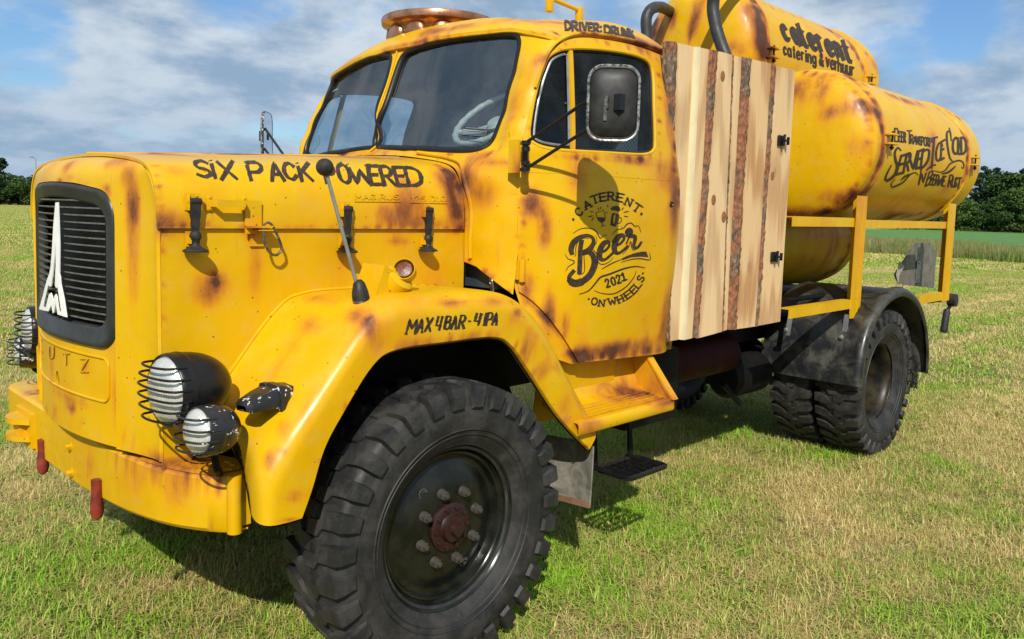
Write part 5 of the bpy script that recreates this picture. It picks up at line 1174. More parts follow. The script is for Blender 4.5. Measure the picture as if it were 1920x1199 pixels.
for P in (((475, 297), (497, 302)), ((455, 340), (500, 333)), ((486, 365), (503, 350)), ((538, 268), (545, 285)), ((562, 258), (560, 275)), ((617, 242), (620, 262)), ((606, 300), (612, 312)), ((735, 285), (750, 265)), ((750, 305), (795, 295)), ((752, 335), (788, 342))): st.ribbon([D7(*q) for q in (P[0], ((P[0][0]+P[1][0])/2, (P[0][1]+P[1][1])/2), P[1])], lambda f: .8+1.6*math.sin(f*math.pi))
st.done('door_lettering', D0, label='round emblem CATERENT Beer 2021 ON WHEELS with a wine glass and a beer mug')
# tank lettering
C8 = lambda x, y: (1420+x/7.385, 20+y/7.385)
def slword(st, txt, items, conv, w, **k):           # per letter: bottom-left, bottom-right, height vector
    for c, (xl, yl, xr, yr, hx, hy) in zip(txt, items):
        for s_ in strokes(c): st.ribbon([conv(xl+(xr-xl)*(x*1.14-.04)+hx*y, yl+(yr-yl)*(x*1.14-.04)+hy*y) for x, y in s_], w, **k)
st = Stamp(bT2, .002)
slword(st, 'caterent', [(380, 385, 455, 440, -100, -290), (520, 430, 610, 490, -100, -290), (632, 470, 716, 530, -110, -300), (752, 520, 846, 570, -110, -300), (872, 555, 940, 600, -95, -300), (990, 600, 1082, 650, -100, -290), (1112, 635, 1210, 690, -95, -280), (1235, 680, 1315, 735, -85, -280)], C8, 8.0, brush=.03)
slword(st, 'catering&verhuur', [(365, 600, 405, 625, -8, -150), (425, 625, 475, 645, -10, -155), (500, 645, 525, 660, -8, -150), (545, 665, 595, 685, -8, -150), (612, 680, 648, 700, -6, -150), (665, 700, 690, 712, -6, -150), (700, 710, 752, 735, -6, -155), (765, 730, 818, 755, -6, -155), (862, 750, 912, 775, -4, -165), (955, 775, 1000, 800, -4, -170), (1015, 800, 1065, 825, -4, -170), (1075, 820, 1110, 838, -3, -170), (1118, 838, 1168, 862, -2, -165), (1180, 862, 1228, 885, 0, -170), (1238, 880, 1288, 900, 0, -170), (1300, 895, 1345, 912, 0, -165)], C8, 3.7, brush=.05)
st.done('tank_lettering', T2, label='lettering caterent catering & verhuur')
st = Stamp(bT1, .002); C9 = lambda x, y: (1640+x/7.995, 220+y/7.995)
slword(st, 'BEER', [(300, 360, 355, 370, 0, -190), (362, 365, 395, 372, 0, -150), (400, 370, 430, 378, 0, -150), (435, 375, 462, 382, 0, -145)], C9, 2.8)
slword(st, 'TRANSPORT', [(485, 400, 545, 400, 0, -195), (540, 395, 575, 402, 0, -130), (580, 402, 620, 410, 0, -125), (628, 408, 660, 415, 0, -125), (666, 415, 695, 420, 0, -125), (702, 420, 732, 428, 0, -125), (738, 425, 772, 432, 0, -125), (778, 432, 806, 438, 0, -125), (808, 440, 835, 443, 0, -125)], C9, 2.6)
slword(st, 'ICE', [(790, 780, 905, 740, 40, -440), (905, 660, 985, 650, 30, -270), (990, 640, 1040, 610, 10, -270)], C9, 4.0); st.ribbon([C9(*q) for q in ((850, 370), (860, 320), (935, 300))], 3.6); st.ribbon([C9(*q) for q in ((780, 790), (850, 725), (910, 715))], 3)
slword(st, 'OLD', [(1165, 545, 1245, 555, 10, -240), (1250, 555, 1290, 550, 0, -240), (1300, 550, 1365, 545, -5, -240)], C9, 4.6)
st.ribbon(cr([C9(*q) for q in ((1145, 355), (1130, 230), (1085, 225), (1080, 340), (1100, 500), (1125, 610), (1160, 655))], 5), lambda f: 2.4+1.8*math.sin(f*math.pi)); st.ribbon([C9(*q) for q in ((1115, 165), (1135, 230), (1130, 280))], 2.2)
slword(st, 'ERVED', [(320, 860, 425, 830, 80, -280), (430, 830, 500, 800, 50, -270), (510, 800, 640, 760, 0, -250), (620, 770, 700, 740, 40, -260), (690, 770, 790, 700, 30, -250)], C9, 4.6)
st.ribbon(cr([C9(*q) for q in ((390, 500), (345, 460), (300, 530), (310, 640), (335, 740), (300, 860), (210, 940), (160, 935), (180, 850), (245, 725))], 5), lambda f: 2.6+3.*math.sin(f*math.pi))
slword(st, 'INBEERWERUST', [(620, 1020, 690, 1000, 40, -220), (665, 985, 725, 980, 45, -140), (760, 1030, 830, 990, 60, -200), (820, 1010, 865, 1010, 40, -150), (860, 1015, 900, 1015, 35, -150), (900, 1020, 940, 1020, 32, -150), (945, 1020, 1020, 1020, 20, -140), (1000, 1025, 1045, 1030, 25, -140), (1100, 1040, 1150, 1040, 30, -170), (1150, 1040, 1190, 1045, 30, -140), (1185, 1045, 1220, 1050, 25, -140), (1225, 1060, 1270, 1060, 30, -150)], C9, 2.9)
for P, w in ((((890, 800), (980, 825), (1060, 790), (1130, 700), (1230, 655), (1300, 660), (1335, 710), (1320, 770), (1300, 745)), 2.4), (((1000, 850), (1110, 820), (1210, 735)), 3.2), (((310, 925), (250, 990), (260, 1045), (340, 1020), (430, 970), (520, 870), (600, 830), (650, 865)), 2.4), (((390, 945), (450, 890), (520, 850)), 3)): st.ribbon(cr([C9(*q) for q in P], 5), (lambda w_: (lambda f: w_*(.5+.8*math.sin(f*math.pi))))(w))
st.done('tank_lettering', T1, label='lettering Beer Transport Served Ice Cold In Beer We Trust')

# ================================================================== airbrushed rust patches (paint on the panels themselves)
allb = bvh_of(PAINTED)
def hit3(u, v):
    d = Vector(ray(u, v)).normalized(); loc, n, i, dist = allb.ray_cast(Vector(CAM), d); return loc, n
SP = []
def spot(u, v, ru, rv, s_=1.):
    loc, n = hit3(u, v)
    if loc is None: return
    t = (loc-Vector(CAM)).dot(Vector(FW)); k = t/FPX; c = max(.45, abs(n.dot(Vector(RT))) and math.sqrt(max(.1, 1-n.dot(Vector(RT))**2)))
    SP.append((loc, ru*k/c, rv*k, s_))
for a in ((400, 535, 34, 36, .55), (404, 528, 7, 13, 1.1), (385, 560, 16, 20, .35), (318, 420, 26, 30, .8), (250, 385, 18, 60, .9), (250, 480, 16, 120, .55), (215, 305, 50, 14, .8), (130, 310, 30, 16, .7), (330, 320, 26, 16, .5), (475, 420, 14, 34, .7), (480, 500, 12, 60, .5),
          (745, 400, 40, 24, .9), (765, 360, 30, 40, .6), (850, 370, 16, 60, 1.1), (800, 420, 60, 12, .5), (840, 330, 26, 26, .8), (745, 452, 20, 12, .7), (905, 365, 28, 30, .7), (880, 330, 20, 30, .5), (930, 305, 60, 10, .6),
          (1000, 385, 20, 30, 1.25), (1022, 430, 14, 34, 1.1), (1085, 325, 26, 50, .5), (1240, 330, 30, 30, .6), (1265, 390, 14, 60, .9), (1258, 230, 12, 70, .9), (1250, 600, 14, 70, .8), (1150, 655, 90, 16, 1.1), (1090, 670, 16, 14, .8), (1030, 590, 14, 50, .9), (990, 540, 14, 30, .9), (975, 320, 9, 36, .8), (1180, 300, 70, 10, .8), (1092, 640, 14, 40, .3), (1060, 610, 9, 30, .9),
          (1000, 130, 16, 60, .6), (1020, 110, 12, 14, .7), (1120, 62, 60, 8, .6), (1200, 80, 40, 10, .9), (1240, 92, 20, 10, .9), (1070, 45, 40, 10, .5), (990, 40, 60, 16, .6), (840, 55, 80, 10, .8), (660, 130, 40, 12, .6), (760, 85, 60, 8, .7), (965, 200, 14, 60, .4), (720, 287, 40, 8, .7), (640, 290, 50, 6, 1.0), (480, 291, 200, 5, 1.0), (300, 290, 60, 6, 1.0), (900, 292, 30, 8, .5),
          (690, 610, 20, 34, .9), (665, 590, 24, 20, .7), (590, 610, 26, 20, .7), (560, 650, 18, 40, .6), (600, 560, 50, 8, .6), (520, 700, 30, 50, .3), (530, 800, 14, 30, .5), (505, 860, 12, 26, .7), (560, 930, 26, 14, .6), (580, 760, 20, 60, .3), (800, 560, 60, 8, .3), (850, 570, 40, 8, .7), (930, 565, 30, 10, .6), (790, 640, 60, 8, .8), (880, 632, 40, 6, .5), (990, 650, 12, 30, .9), (1020, 690, 12, 16, .9), (1095, 800, 12, 24, .7), (1060, 760, 14, 30, .4), (960, 600, 20, 20, .4),
          (1170, 740, 70, 14, 1.0), (1120, 800, 20, 12, .9), (1200, 790, 30, 8, .9), (1210, 690, 10, 40, .7), (1130, 700, 10, 26, .6), (1080, 700, 14, 14, .5), (1245, 762, 20, 8, .7),
          (100, 780, 20, 30, .4), (170, 865, 16, 20, .8), (115, 885, 14, 10, .7), (310, 870, 60, 12, 1.0), (250, 920, 60, 10, .5), (130, 745, 60, 12, .6), (60, 735, 20, 16, .8), (45, 700, 20, 16, .8), (400, 890, 30, 10, .5), (330, 940, 40, 14, .4), (97, 690, 6, 40, 1.0), (73, 650, 9, 16, .7), (160, 690, 16, 20, .6), (135, 770, 20, 10, .7), (210, 650, 10, 90, .5), (215, 760, 10, 60, .5), (235, 330, 16, 20, .6), (75, 600, 24, 6, .5), (300, 880, 90, 8, .6),
          (1500, 170, 16, 34, .9), (1540, 165, 12, 40, 1.0), (1610, 200, 50, 18, .7), (1700, 190, 90, 8, .9), (1550, 215, 14, 14, .7), (1610, 270, 20, 24, .5), (1600, 370, 50, 14, 1.0), (1500, 400, 60, 10, .9), (1680, 405, 80, 8, .8), (1652, 230, 8, 80, .6), (1750, 260, 20, 20, .5), (1745, 310, 16, 40, .8), (1826, 318, 40, 6, .6), (1812, 270, 7, 70, .8), (1780, 350, 24, 20, .6), (1530, 300, 60, 60, .15), (1690, 380, 90, 20, .35),
          (1300, 40, 10, 60, .8), (1262, 35, 6, 20, .8), (1425, 60, 12, 70, .8), (1400, 20, 26, 30, .5), (1230, 60, 14, 40, .9), (1500, 30, 60, 10, .7), (1545, 110, 40, 10, .4), (1600, 90, 10, 50, .7), (1560, 60, 40, 10, .6), (1380, 90, 20, 16, .4), (1640, 120, 20, 16, .5),
          (1500, 490, 20, 20, .5), (1560, 470, 20, 50, .7), (1530, 440, 40, 14, .5), (1600, 590, 16, 8, 1.0), (1560, 580, 30, 8, .5), (1762, 450, 8, 40, .9), (1755, 510, 8, 20, .7), (1520, 568, 20, 6, .5)):
    spot(*a)
def edge_rust(pts, w, s_, step=22):                    # rust sprayed along a seam or an edge
    r = np.random.default_rng(int(pts[0][0]*3+pts[0][1])); 
    for u, v in dens(pts, step, closed=False): spot(u+r.normal(0, w*.25), v+r.normal(0, w*.25), w*r.uniform(.7, 1.6), w*r.uniform(.7, 1.6), s_*r.uniform(.5, 1.6))
for pts, w, s_ in (([(300, 424), (600, 428), (860, 430)], 6, .55), ([(861, 330), (864, 425)], 8, .9), ([(297, 330), (296, 424)], 5, .5), ([(285, 293), (297, 330), (310, 640)], 5, .45), ([(280, 289), (690, 296)], 4, 1.0), ([(690, 296), (800, 300), (850, 330)], 6, .7), ([(640, 292), (690, 296)], 6, 1.0),
                   ([(205, 365), (210, 500), (207, 640)], 5, .6), ([(75, 345), (130, 335), (200, 355)], 7, .6), ([(60, 700), (150, 790), (250, 822), (330, 820)], 5, .35), ([(20, 690), (60, 740), (130, 800), (220, 850), (330, 885), (430, 905)], 6, .65), ([(30, 800), (150, 880), (300, 950), (420, 1000)], 5, .4), ([(430, 910), (432, 1000)], 4, .5),
                   ([(545, 565), (480, 640), (425, 712)], 5, .6), ([(600, 553), (760, 545), (880, 550)], 5, .4), ([(745, 652), (840, 638), (930, 632)], 6, .55), ([(700, 690), (640, 780), (590, 880)], 5, .6), ([(965, 655), (1030, 745), (1100, 840)], 6, .6), ([(960, 568), (1020, 650), (1110, 790)], 6, .45), ([(480, 985), (560, 975)], 5, .5), ([(690, 600), (620, 705), (540, 830), (500, 900)], 6, .5),
                   ([(980, 300), (982, 420), (980, 545)], 5, .6), ([(985, 555), (1030, 605), (1060, 645), (1085, 675)], 6, .9), ([(1085, 676), (1170, 668), (1255, 652)], 7, .9), ([(1258, 650), (1274, 500), (1276, 400), (1268, 300), (1258, 160)], 6, .7), ([(985, 280), (1005, 200), (1030, 115), (1060, 82), (1120, 78), (1200, 95), (1245, 120)], 5, .5), ([(1235, 140), (1237, 290), (1200, 298), (1080, 294), (1000, 285)], 4, .8), ([(960, 300), (965, 400), (966, 530)], 4, .6),
                   ([(690, 270), (700, 240), (740, 110)], 4, .35), ([(700, 288), (800, 290), (900, 292), (935, 280)], 5, .6), ([(985, 70), (970, 180), (945, 260)], 5, .35), ([(640, 140), (760, 82), (960, 54)], 4, .5), ([(1000, 62), (1060, 62), (1130, 62), (1190, 74), (1250, 98)], 4, .8), ([(880, 490), (920, 520), (970, 560)], 6, .8), ([(873, 350), (874, 480)], 5, .4),
                   ([(1115, 815), (1190, 795), (1265, 770)], 5, .9), ([(1075, 700), (1180, 735), (1255, 750)], 7, .5), ([(1195, 672), (1262, 752)], 4, .8), ([(1075, 690), (1180, 672)], 4, .5),
                   ([(1590, 145), (1636, 190), (1654, 245), (1650, 300), (1630, 350), (1600, 385), (1545, 403)], 8, 1.0), ([(1510, 134), (1600, 150), (1700, 185), (1800, 220)], 6, .8), ([(1757, 205), (1796, 235), (1815, 280), (1812, 330), (1790, 370), (1765, 388)], 5, .8), ([(1540, 408), (1650, 412), (1760, 400)], 6, .7), ([(1840, 260), (1850, 310), (1830, 360)], 5, .4), ([(1575, 142), (1618, 190), (1634, 245), (1628, 310), (1600, 362), (1550, 395)], 7, .6),
                   ([(1412, 3), (1432, 50), (1434, 100)], 9, 1.1), ([(1430, 8), (1540, 48), (1640, 110)], 5, .6), ([(1558, 60), (1597, 90), (1619, 125), (1623, 152)], 4, .9), ([(1250, 5), (1228, 40), (1222, 62)], 6, .9), ([(1320, 0), (1300, 60), (1296, 80)], 6, .6), ([(1596, 430), (1588, 475), (1565, 505), (1530, 524)], 6, .9),
                   ([(1470, 578), (1600, 590)], 3, .6), ([(1622, 480), (1618, 560)], 2, .4), ([(1776, 430), (1768, 540)], 2, .6), ([(1720, 556), (1768, 564)], 3, .5)):
    edge_rust(pts, w, s_)
SPc = np.array([tuple(s[0]) for s in SP]); SPr = np.array([(s[1], s[2], s[3]) for s in SP])
for o in PAINTED:
    n = len(o.data.vertices); co = np.empty(n*3); o.data.vertices.foreach_get('co', co); co = co.reshape(-1, 3)+np.array(WO[o.name])
    lo = co.min(0)-.3; hi = co.max(0)+.3; k = np.all((SPc > lo) & (SPc < hi), axis=1); a = np.zeros(n)
    for c, (rh, rv, s_) in zip(SPc[k], SPr[k]):
        d = co-c; q = (d[:, 0]**2+d[:, 1]**2)/rh**2+d[:, 2]**2/rv**2; a += s_*np.exp(-q)
    if o.name.split('.')[0] in ('frame_post', 'frame_rail'): a *= .35
    at = o.data.attributes.new('stain', 'FLOAT', 'POINT'); at.data.foreach_set('value', a.astype(np.float32))

# ================================================================== ground, field, trees
def ground_mat(name, tall=False):
    m, t, b = mat(name); p = geo(t)
    big = noise(t, p, .55, 6, .6, .6); med = noise(t, p, 2.6, 6, .65, .4); fine = noise(t, p, 60, 5, .7)
    mp = N(t, 'ShaderNodeMapping'); mp.inputs['Rotation'].default_value = (0, 0, R_(-35)); mp.inputs['Scale'].default_value = (.05, .9, 1); L(t, p, mp.inputs[0]); row = noise(t, mp.outputs[0], 1., 5, .6, .3)
    d = M(t, 'ADD', M(t, 'MULTIPLY', big, .6), M(t, 'MULTIPLY', med, .4)); d = M(t, 'ADD', d, M(t, 'MULTIPLY', M(t, 'SUBTRACT', row, .5), .35))
    k = mapr(t, d, .41, .59)
    c = mixc(t, k, (.12, .17, .024), (.40, .33, .14)); c = mixc(t, mapr(t, fine, .3, .7, 0, .5), c, (.07, .06, .02))
    L(t, c, b.inputs['Base Color']); b.inputs['Roughness'].default_value = .95; b.inputs['Specular IOR Level'].default_value = .1; bump(t, b, fine, .02); return m
GM = ground_mat('mown_meadow')
V = [(-900, -900, 0), (1500, -900, 0), (1500, 1500, 0), (-900, 1500, 0)]
V, F = [], []
n_ = 60; xs = np.r_[-900, -300, -100, np.linspace(-40, 80, n_), 150, 400, 1500]; P = [[(x, y, .0) for y in xs] for x in xs]
g = G().grid(P); gd = mk('ground', g.V, g.F, GM, None, origin=(0, 0, 0), ang=180); gd['kind'] = 'structure'
def blade_mat(name, green, dry, tallf=0.):
    m, t, b = mat(name); p = geo(t); at = N(t, 'ShaderNodeAttribute', attribute_name='tone').outputs['Fac']
    big = noise(t, p, .55, 6, .6, .6); med = noise(t, p, 2.6, 6, .65, .4)
    mp = N(t, 'ShaderNodeMapping'); mp.inputs['Rotation'].default_value = (0, 0, R_(-35)); mp.inputs['Scale'].default_value = (.05, .9, 1); L(t, p, mp.inputs[0]); row = noise(t, mp.outputs[0], 1., 5, .6, .3)
    d = M(t, 'ADD', M(t, 'MULTIPLY', big, .6), M(t, 'MULTIPLY', med, .4)); d = M(t, 'ADD', d, M(t, 'MULTIPLY', M(t, 'SUBTRACT', row, .5), .35))
    k = mapr(t, M(t, 'ADD', d, M(t, 'MULTIPLY', M(t, 'SUBTRACT', at, .5), .34)), .42, .59)
    g1 = mixc(t, at, tuple(c*.55 for c in green), tuple(c*1.9 for c in green)); d1 = mixc(t, at, dry, tuple(c*q for c, q in zip(dry, (.50, .42, .34)))); c = mixc(t, k, g1, d1)
    L(t, c, b.inputs['Base Color']); b.inputs['Roughness'].default_value = .55; b.inputs['Specular IOR Level'].default_value = .35
    tl = N(t, 'ShaderNodeBsdfTranslucent'); L(t, c, tl.inputs[0]); mx = N(t, 'ShaderNodeMixShader'); mx.inputs[0].default_value = .28; L(t, b.outputs[0], mx.inputs[1]); L(t, tl.outputs[0], mx.inputs[2]); L(t, mx.outputs[0], t.nodes['Material Output'].inputs[0]); return m
BM_ = blade_mat('grass_blades', (.22, .40, .022), (.96, .82, .38))
def patch(size, nb, hmin, hmax, wmin, wmax, seed, lean=.5, flat=.25):
    r = np.random.default_rng(seed); V = []; F = []; T = []
    for k in range(nb):
        x, y = r.uniform(-size/2, size/2, 2); a = r.uniform(0, 6.283); h = r.uniform(hmin, hmax); w = r.uniform(wmin, wmax); tone = r.random(); ln = abs(r.normal(0, lean))*h
        if r.random() < flat: z0 = r.uniform(.004, .02); ln = r.uniform(1., 2.2)*h; hz = r.uniform(.0, .012)+.002; tone = .45+.55*r.random()
        else: z0 = -.004; hz = h
        dx, dy = math.cos(a), math.sin(a); px_, py_ = -dy*w/2, dx*w/2; n0 = len(V)
        mx, my_ = x+dx*ln*.35, y+dy*ln*.35; tx, ty = x+dx*ln, y+dy*ln
        V += [(x-px_, y-py_, z0), (x+px_, y+py_, z0), (mx+px_*.8, my_+py_*.8, z0+hz*.6), (mx-px_*.8, my_-py_*.8, z0+hz*.6), (tx, ty, z0+hz)]
        F += [(n0, n0+1, n0+2, n0+3), (n0+3, n0+2, n0+4)]; T += [tone]*5
    me = bpy.data.meshes.new('grass_patch'); me.from_pydata(V, [], F); at = me.attributes.new('tone', 'FLOAT', 'POINT'); at.data.foreach_set('value', np.array(T, np.float32)); return me
def scatter(name, protos, pts, smin, smax, m):
    """one object of ground cover: the points carry turned and scaled patches by geometry nodes"""
    col = bpy.data.collections.new(name+'_patches')
    for i, me in enumerate(protos): me.materials.append(m); o = bpy.data.objects.new(name+'_patch', me); col.objects.link(o)
    me = bpy.data.meshes.new(name); me.from_pydata([tuple(p_) for p_ in pts], [], []); r = np.random.default_rng(4)
    at = me.attributes.new('turn', 'FLOAT', 'POINT'); at.data.foreach_set('value', r.uniform(0, 6.283, len(pts)).astype(np.float32)); at = me.attributes.new('size', 'FLOAT', 'POINT'); at.data.foreach_set('value', r.uniform(smin, smax, len(pts)).astype(np.float32))
    o = bpy.data.objects.new(name, me); COL.objects.link(o); WO[o.name] = Vector((0, 0, 0)); o['kind'] = 'stuff'
    ng = bpy.data.node_groups.new(name, 'GeometryNodeTree'); ng.interface.new_socket('Geometry', in_out='INPUT', socket_type='NodeSocketGeometry'); ng.interface.new_socket('Geometry', in_out='OUTPUT', socket_type='NodeSocketGeometry')
    gi = ng.nodes.new('NodeGroupInput'); go = ng.nodes.new('NodeGroupOutput'); ci = ng.nodes.new('GeometryNodeCollectionInfo'); ci.inputs['Collection'].default_value = col; ci.inputs['Separate Children'].default_value = True; ci.inputs['Reset Children'].default_value = True
    ip = ng.nodes.new('GeometryNodeInstanceOnPoints'); ip.inputs['Pick Instance'].default_value = True
    a1 = ng.nodes.new('GeometryNodeInputNamedAttribute'); a1.data_type = 'FLOAT'; a1.inputs['Name'].default_value = 'turn'; a2 = ng.nodes.new('GeometryNodeInputNamedAttribute'); a2.data_type = 'FLOAT'; a2.inputs['Name'].default_value = 'size'
    cx_ = ng.nodes.new('ShaderNodeCombineXYZ'); ng.links.new(a1.outputs[0], cx_.inputs[2]); ng.links.new(cx_.outputs[0], ip.inputs['Rotation']); ng.links.new(a2.outputs[0], ip.inputs['Scale'])
    ng.links.new(gi.outputs[0], ip.inputs['Points']); ng.links.new(ci.outputs[0], ip.inputs['Instance']); ng.links.new(ip.outputs[0], go.inputs[0]); md = o.modifiers.new('patches', 'NODES'); md.node_group = ng; return o
def infield(x, y, margin=3.):
    d = np.array([x, y, 0])-CAM; z = d@FW
    if z < .3: return abs(x-CAM[0])+abs(y-CAM[1]) < 3
    return abs((d@RT)/z) < .66+margin/max(z, 1)
def gridpts(step, r0, r1, jit=.3, seed=1):
    r = np.random.default_rng(seed); o = []
    n = int(r1/step)+1
    for i in range(-n, n+1):
        for j in range(-n, n+1):
            x = CAM[0]+i*step+r.uniform(-jit, jit)*step; y = CAM[1]+j*step+r.uniform(-jit, jit)*step; d = math.hypot(x-CAM[0], y-CAM[1])
            if r0 <= d < r1 and infield(x, y, 1.5): o.append((x, y, 0))
    return o
P1 = [patch(.5, 1350, .020, .060, .0022, .0052, s_, .85, .38) for s_ in (1, 2, 3, 4)]
scatter('lawn_grass', P1, gridpts(.37, 0, 9.5, jit=.22), .85, 1.3, BM_)
P2 = [patch(1.6, 2800, .025, .06, .006, .012, s_, .8, .35) for s_ in (5, 6, 7)]
scatter('lawn_grass_beyond', P2, gridpts(1.25, 9, 34, jit=.22, seed=2), .9, 1.25, BM_)
P3 = [patch(5, 3500, .03, .085, .02, .04, s_, .7, .2) for s_ in (8, 9)]
scatter('far_lawn_grass', P3, gridpts(4.4, 33, 215, jit=.22, seed=3), .95, 1.2, BM_)
# tussock strip and crop field on the right, beyond the lawn
def az_pt(u, dist): d = ray(u, 400.); h = np.array([d[0], d[1]]); h /= np.linalg.norm(h); return CAM[0]+h[0]*dist, CAM[1]+h[1]*dist
A_ = np.array(az_pt(1540, 48)); B_ = np.array(az_pt(2100, 42)); dv = (B_-A_)/np.linalg.norm(B_-A_); nv = np.array([-dv[1], dv[0]]); 
if nv@(A_-CAM[:2]) < 0: nv = -nv
TM = blade_mat('tall_grass_blades', (.14, .22, .035), (.55, .48, .27))
TP = [patch(2.0, 900, .25, .75, .012, .022, s_, .22, 0.) for s_ in (11, 12, 13)]
pts = []
r = np.random.default_rng(6)
for i in range(-8, 46):
    for j in range(9): q = A_+dv*(i*1.5+r.uniform(-.5, .5))+nv*(j*1.4+r.uniform(-.4, .4)); pts.append((q[0], q[1], 0))
scatter('tall_verge_grass', TP, pts, .6, 1.15, TM)
CM = simple('crop_leaves', (.085, .20, .03), .8, 0, .4, .8, .02, col2=(.06, .15, .022))
cl = [A_+nv*13-dv*30, A_+nv*13+dv*260, A_+nv*190+dv*330, A_+nv*190-dv*60]
V, F = cdt([tuple(q) for q in cl], [], 12, lambda x, y: (x, y, .32)); cf = mk('crop_field', V, F, CM, None, ang=180, origin=(cl[0][0], cl[0][1], 0)); cf['kind'] = 'structure'
# trees: leaf clumps through a crown volume, tapered trunk with limbs
LEAF = {}
def leafmat(name, c1, c2):
    m, t, b = mat(name); at = N(t, 'ShaderNodeAttribute', attribute_name='tone').outputs['Fac']
    c = mixc(t, at, c1, c2); L(t, c, b.inputs['Base Color']); b.inputs['Roughness'].default_value = .6; b.inputs['Specular IOR Level'].default_value = .2; return m
LM = [leafmat('oak_foliage', (.022, .050, .012), (.055, .105, .022)), leafmat('pine_foliage', (.014, .034, .015), (.036, .066, .028)), leafmat('birch_foliage', (.038, .072, .014), (.085, .14, .028))]
TRK = simple('tree_bark', (.09, .075, .06), .9, 0, .4, 6, .01)
def tree_mesh(kind, seed, n):
    r = np.random.default_rng(seed); V = []; F = []; T = []
    if kind == 1: cl = [(r.normal(0, .05+.13*(1-h)), r.normal(0, .05+.13*(1-h)), .08+.90*h, .04+.15*(1-h)) for h in np.linspace(0, 1, 34)]
    else:
        cl = []
        for _ in range(34):
            h = r.uniform(0, 1)**.8; rad = .34*math.sqrt(max(.05, 1-(2*h-.85)**2*.8)); a = r.uniform(0, 6.28); q = rad*math.sqrt(r.uniform(.15, 1)); cl.append((q*math.cos(a), q*math.sin(a), .05+.88*h, r.uniform(.08, .16)))
    for k in range(n):
        c = cl[r.integers(len(cl))]; d = r.normal(0, 1, 3); d /= np.linalg.norm(d); rr = c[3]*r.uniform(.4, 1.08)**.5; p_ = np.array(c[:3])+d*rr*np.array([1.1, 1.1, .75])
        if p_[2] < .02: continue
        s_ = r.uniform(.013, .028); u = r.normal(0, 1, 3); u /= np.linalg.norm(u); w = np.cross(u, r.normal(0, 1, 3)); w /= np.linalg.norm(w); n0 = len(V)
        V += [tuple(p_-u*s_), tuple(p_+w*s_*.7), tuple(p_+u*s_), tuple(p_-w*s_*.7)]; F.append((n0, n0+1, n0+2, n0+3)); T += [r.random()]*4
    me = bpy.data.meshes.new('crown'); me.from_pydata(V, [], F); at = me.attributes.new('tone', 'FLOAT', 'POINT'); at.data.foreach_set('value', np.array(T, np.float32)); me.materials.append(LM[kind]); return me
CR = {(k, s_): tree_mesh(k, 20+s_+7*k, 4500) for k in (0, 1, 2) for s_ in (0, 1)}
def trunk_mesh(kind):
    g = G(); g.tube([(0, 0, 0), (.004, .002, .3), (0, .004, .6), (.003, 0, .92)], [.020, .016, .010, .003], 7)
    r = np.random.default_rng(kind)
    for k in range(7): z = .2+.09*k; a = r.uniform(0, 6.28); g.tube([(0, 0, z), (.09*math.cos(a), .09*math.sin(a), z+.06), (.2*math.cos(a), .2*math.sin(a), z+.10)], [.008, .005, .002], 5)
    return mesh_of('trunk', g, TRK)
TKM = [trunk_mesh(k) for k in range(3)]
KN = ['oak_tree', 'pine_tree', 'birch_tree']
def tree(u, dist, h, kind, sd, wide, label, group):
    h *= .56 if u < 900 else .80; wide *= 1.5 if u < 900 else 1.15
    x, y = az_pt(u, dist); e = empty(KN[kind], (x, y, 0)); e['label'] = label; e['category'] = 'tree'; e['group'] = group
    s_ = Vector((h*wide, h*wide, h))
    for n, me in (('crown', CR[kind, sd]), ('trunk', TKM[kind])):
        o = inst(n, me, e, (x, y, 0)); o.scale = s_; o.rotation_euler = (0, 0, (u*7.3+sd) % 6.28)
r = np.random.default_rng(12)
LT = [(-60, 215, 16.5, 1, 'dark tall conifer cut by the left edge of the photo'), (2, 218, 18.5, 1, 'tallest dark conifer at the far left tree line'), (-25, 205, 13, 0, 'broad dark tree at the left edge of the far tree line'), (18, 214, 12.5, 0, 'dark rounded tree in front of the tall conifer, far left'), (34, 222, 12.0, 1, 'small pointed conifer left of the lamp mast'), (40, 208, 11.0, 2, 'bright green broad tree left of the lamp mast'), (60, 212, 11.6, 0, 'mid-green tree directly left of the lamp mast'), (82, 220, 13.6, 0, 'dark round tree behind the lamp mast'), (100, 225, 14, 0, 'dark tree just above the left shoulder of the bonnet'), (125, 225, 13.0, 0, 'tree mostly hidden behind the bonnet, far left line')]
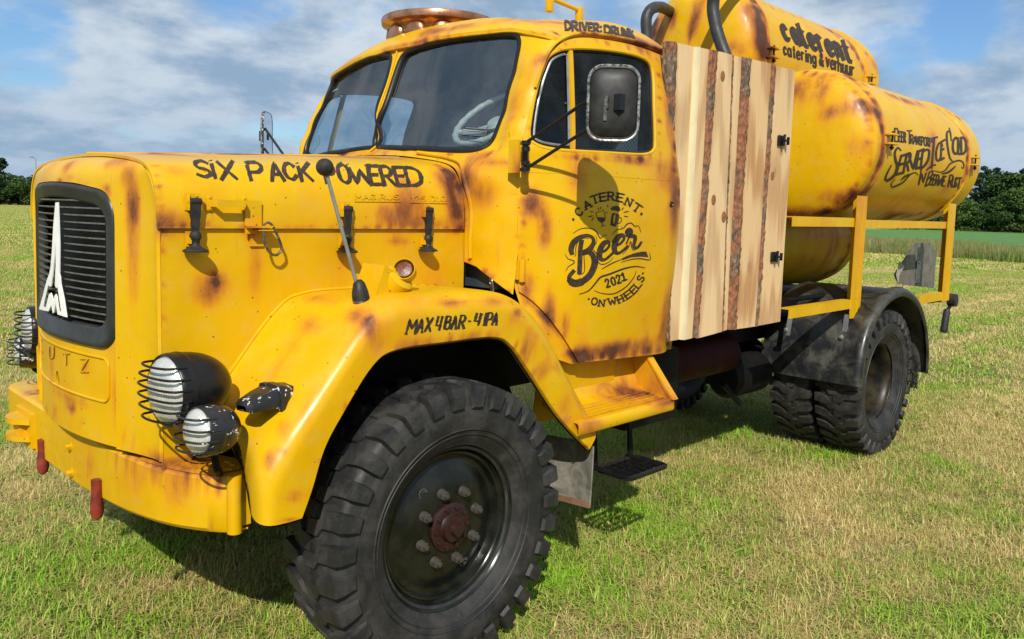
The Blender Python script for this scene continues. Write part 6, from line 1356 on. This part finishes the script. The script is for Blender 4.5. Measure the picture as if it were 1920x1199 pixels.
for u, d, h, k, lb in LT: tree(u, d, h, k, int(u) % 2, 1.15 if k != 1 else .9, lb, 'trees along the left horizon')
RTl = [(1798, 150, 8.5, 2, 'small light green tree beside the last tank'), (1822, 152, 6.5, 2, 'low pale bush-like tree at the foot of the wood right of the tanks'), (1835, 165, 13.0, 1, 'slim dark pine close to the last tank'), (1852, 168, 14.6, 1, 'tall pine, first peak right of the tanks'), (1868, 170, 13.4, 1, 'dark pine between the first peak and the rounded crowns'), (1846, 150, 6.0, 0, 'low round tree before the dark pines'), (1885, 166, 13.2, 0, 'rounded dark crown right of the first pine peak'), (1903, 168, 13.0, 0, 'rounded brownish crown left of the photo edge'), (1893, 150, 9.0, 0, 'broad green tree before the rounded crowns'), (1918, 170, 14.9, 1, 'tall pine at the right edge of the photo'), (1915, 150, 9.6, 2, 'lighter green tree low at the right edge'), (1940, 165, 13.6, 0, 'big dark tree cut by the right edge of the photo'), (1870, 151, 7.6, 0, 'small dark tree at the field edge right of the tanks'), (1960, 160, 12, 0, 'dark tree beyond the right edge of the photo'), (1780, 172, 10.5, 1, 'dark pine hidden behind the last tank'), (1760, 172, 11, 0, 'dark tree hidden behind the last tank')]
for u, d, h, k, lb in RTl: tree(u, d, h, k, int(u) % 2, 1.1 if k != 1 else .85, lb, 'trees along the right horizon')
for i, u in enumerate(range(1700, 1760, 22)): tree(u, 170, 8+2*(i % 2), 0, i % 2, 1.2, 'dark tree glimpsed under the last tank, %s' % ('nearest the rear post', 'second from the rear post', 'furthest left')[2-i], 'trees along the right horizon')
# lamp mast
x, y = az_pt(70, 150); lm = empty('lamp_mast', (x, y, 0)); lm['label'] = 'slim pale lamp mast standing before the left tree line'; lm['category'] = 'street lamp'
G().tube([(x, y, 0), (x, y, 8.0)], [.10, .06], 8).mk('pole', GALV, lm); g = G(); g.tube([(x, y, 8.0), (x-.5, y+.3, 8.12)], .05, 6); g.box((x-.45, y+.3, 8.15), (.6, .3, .14)); g.mk('lamp_head', GALV, lm)
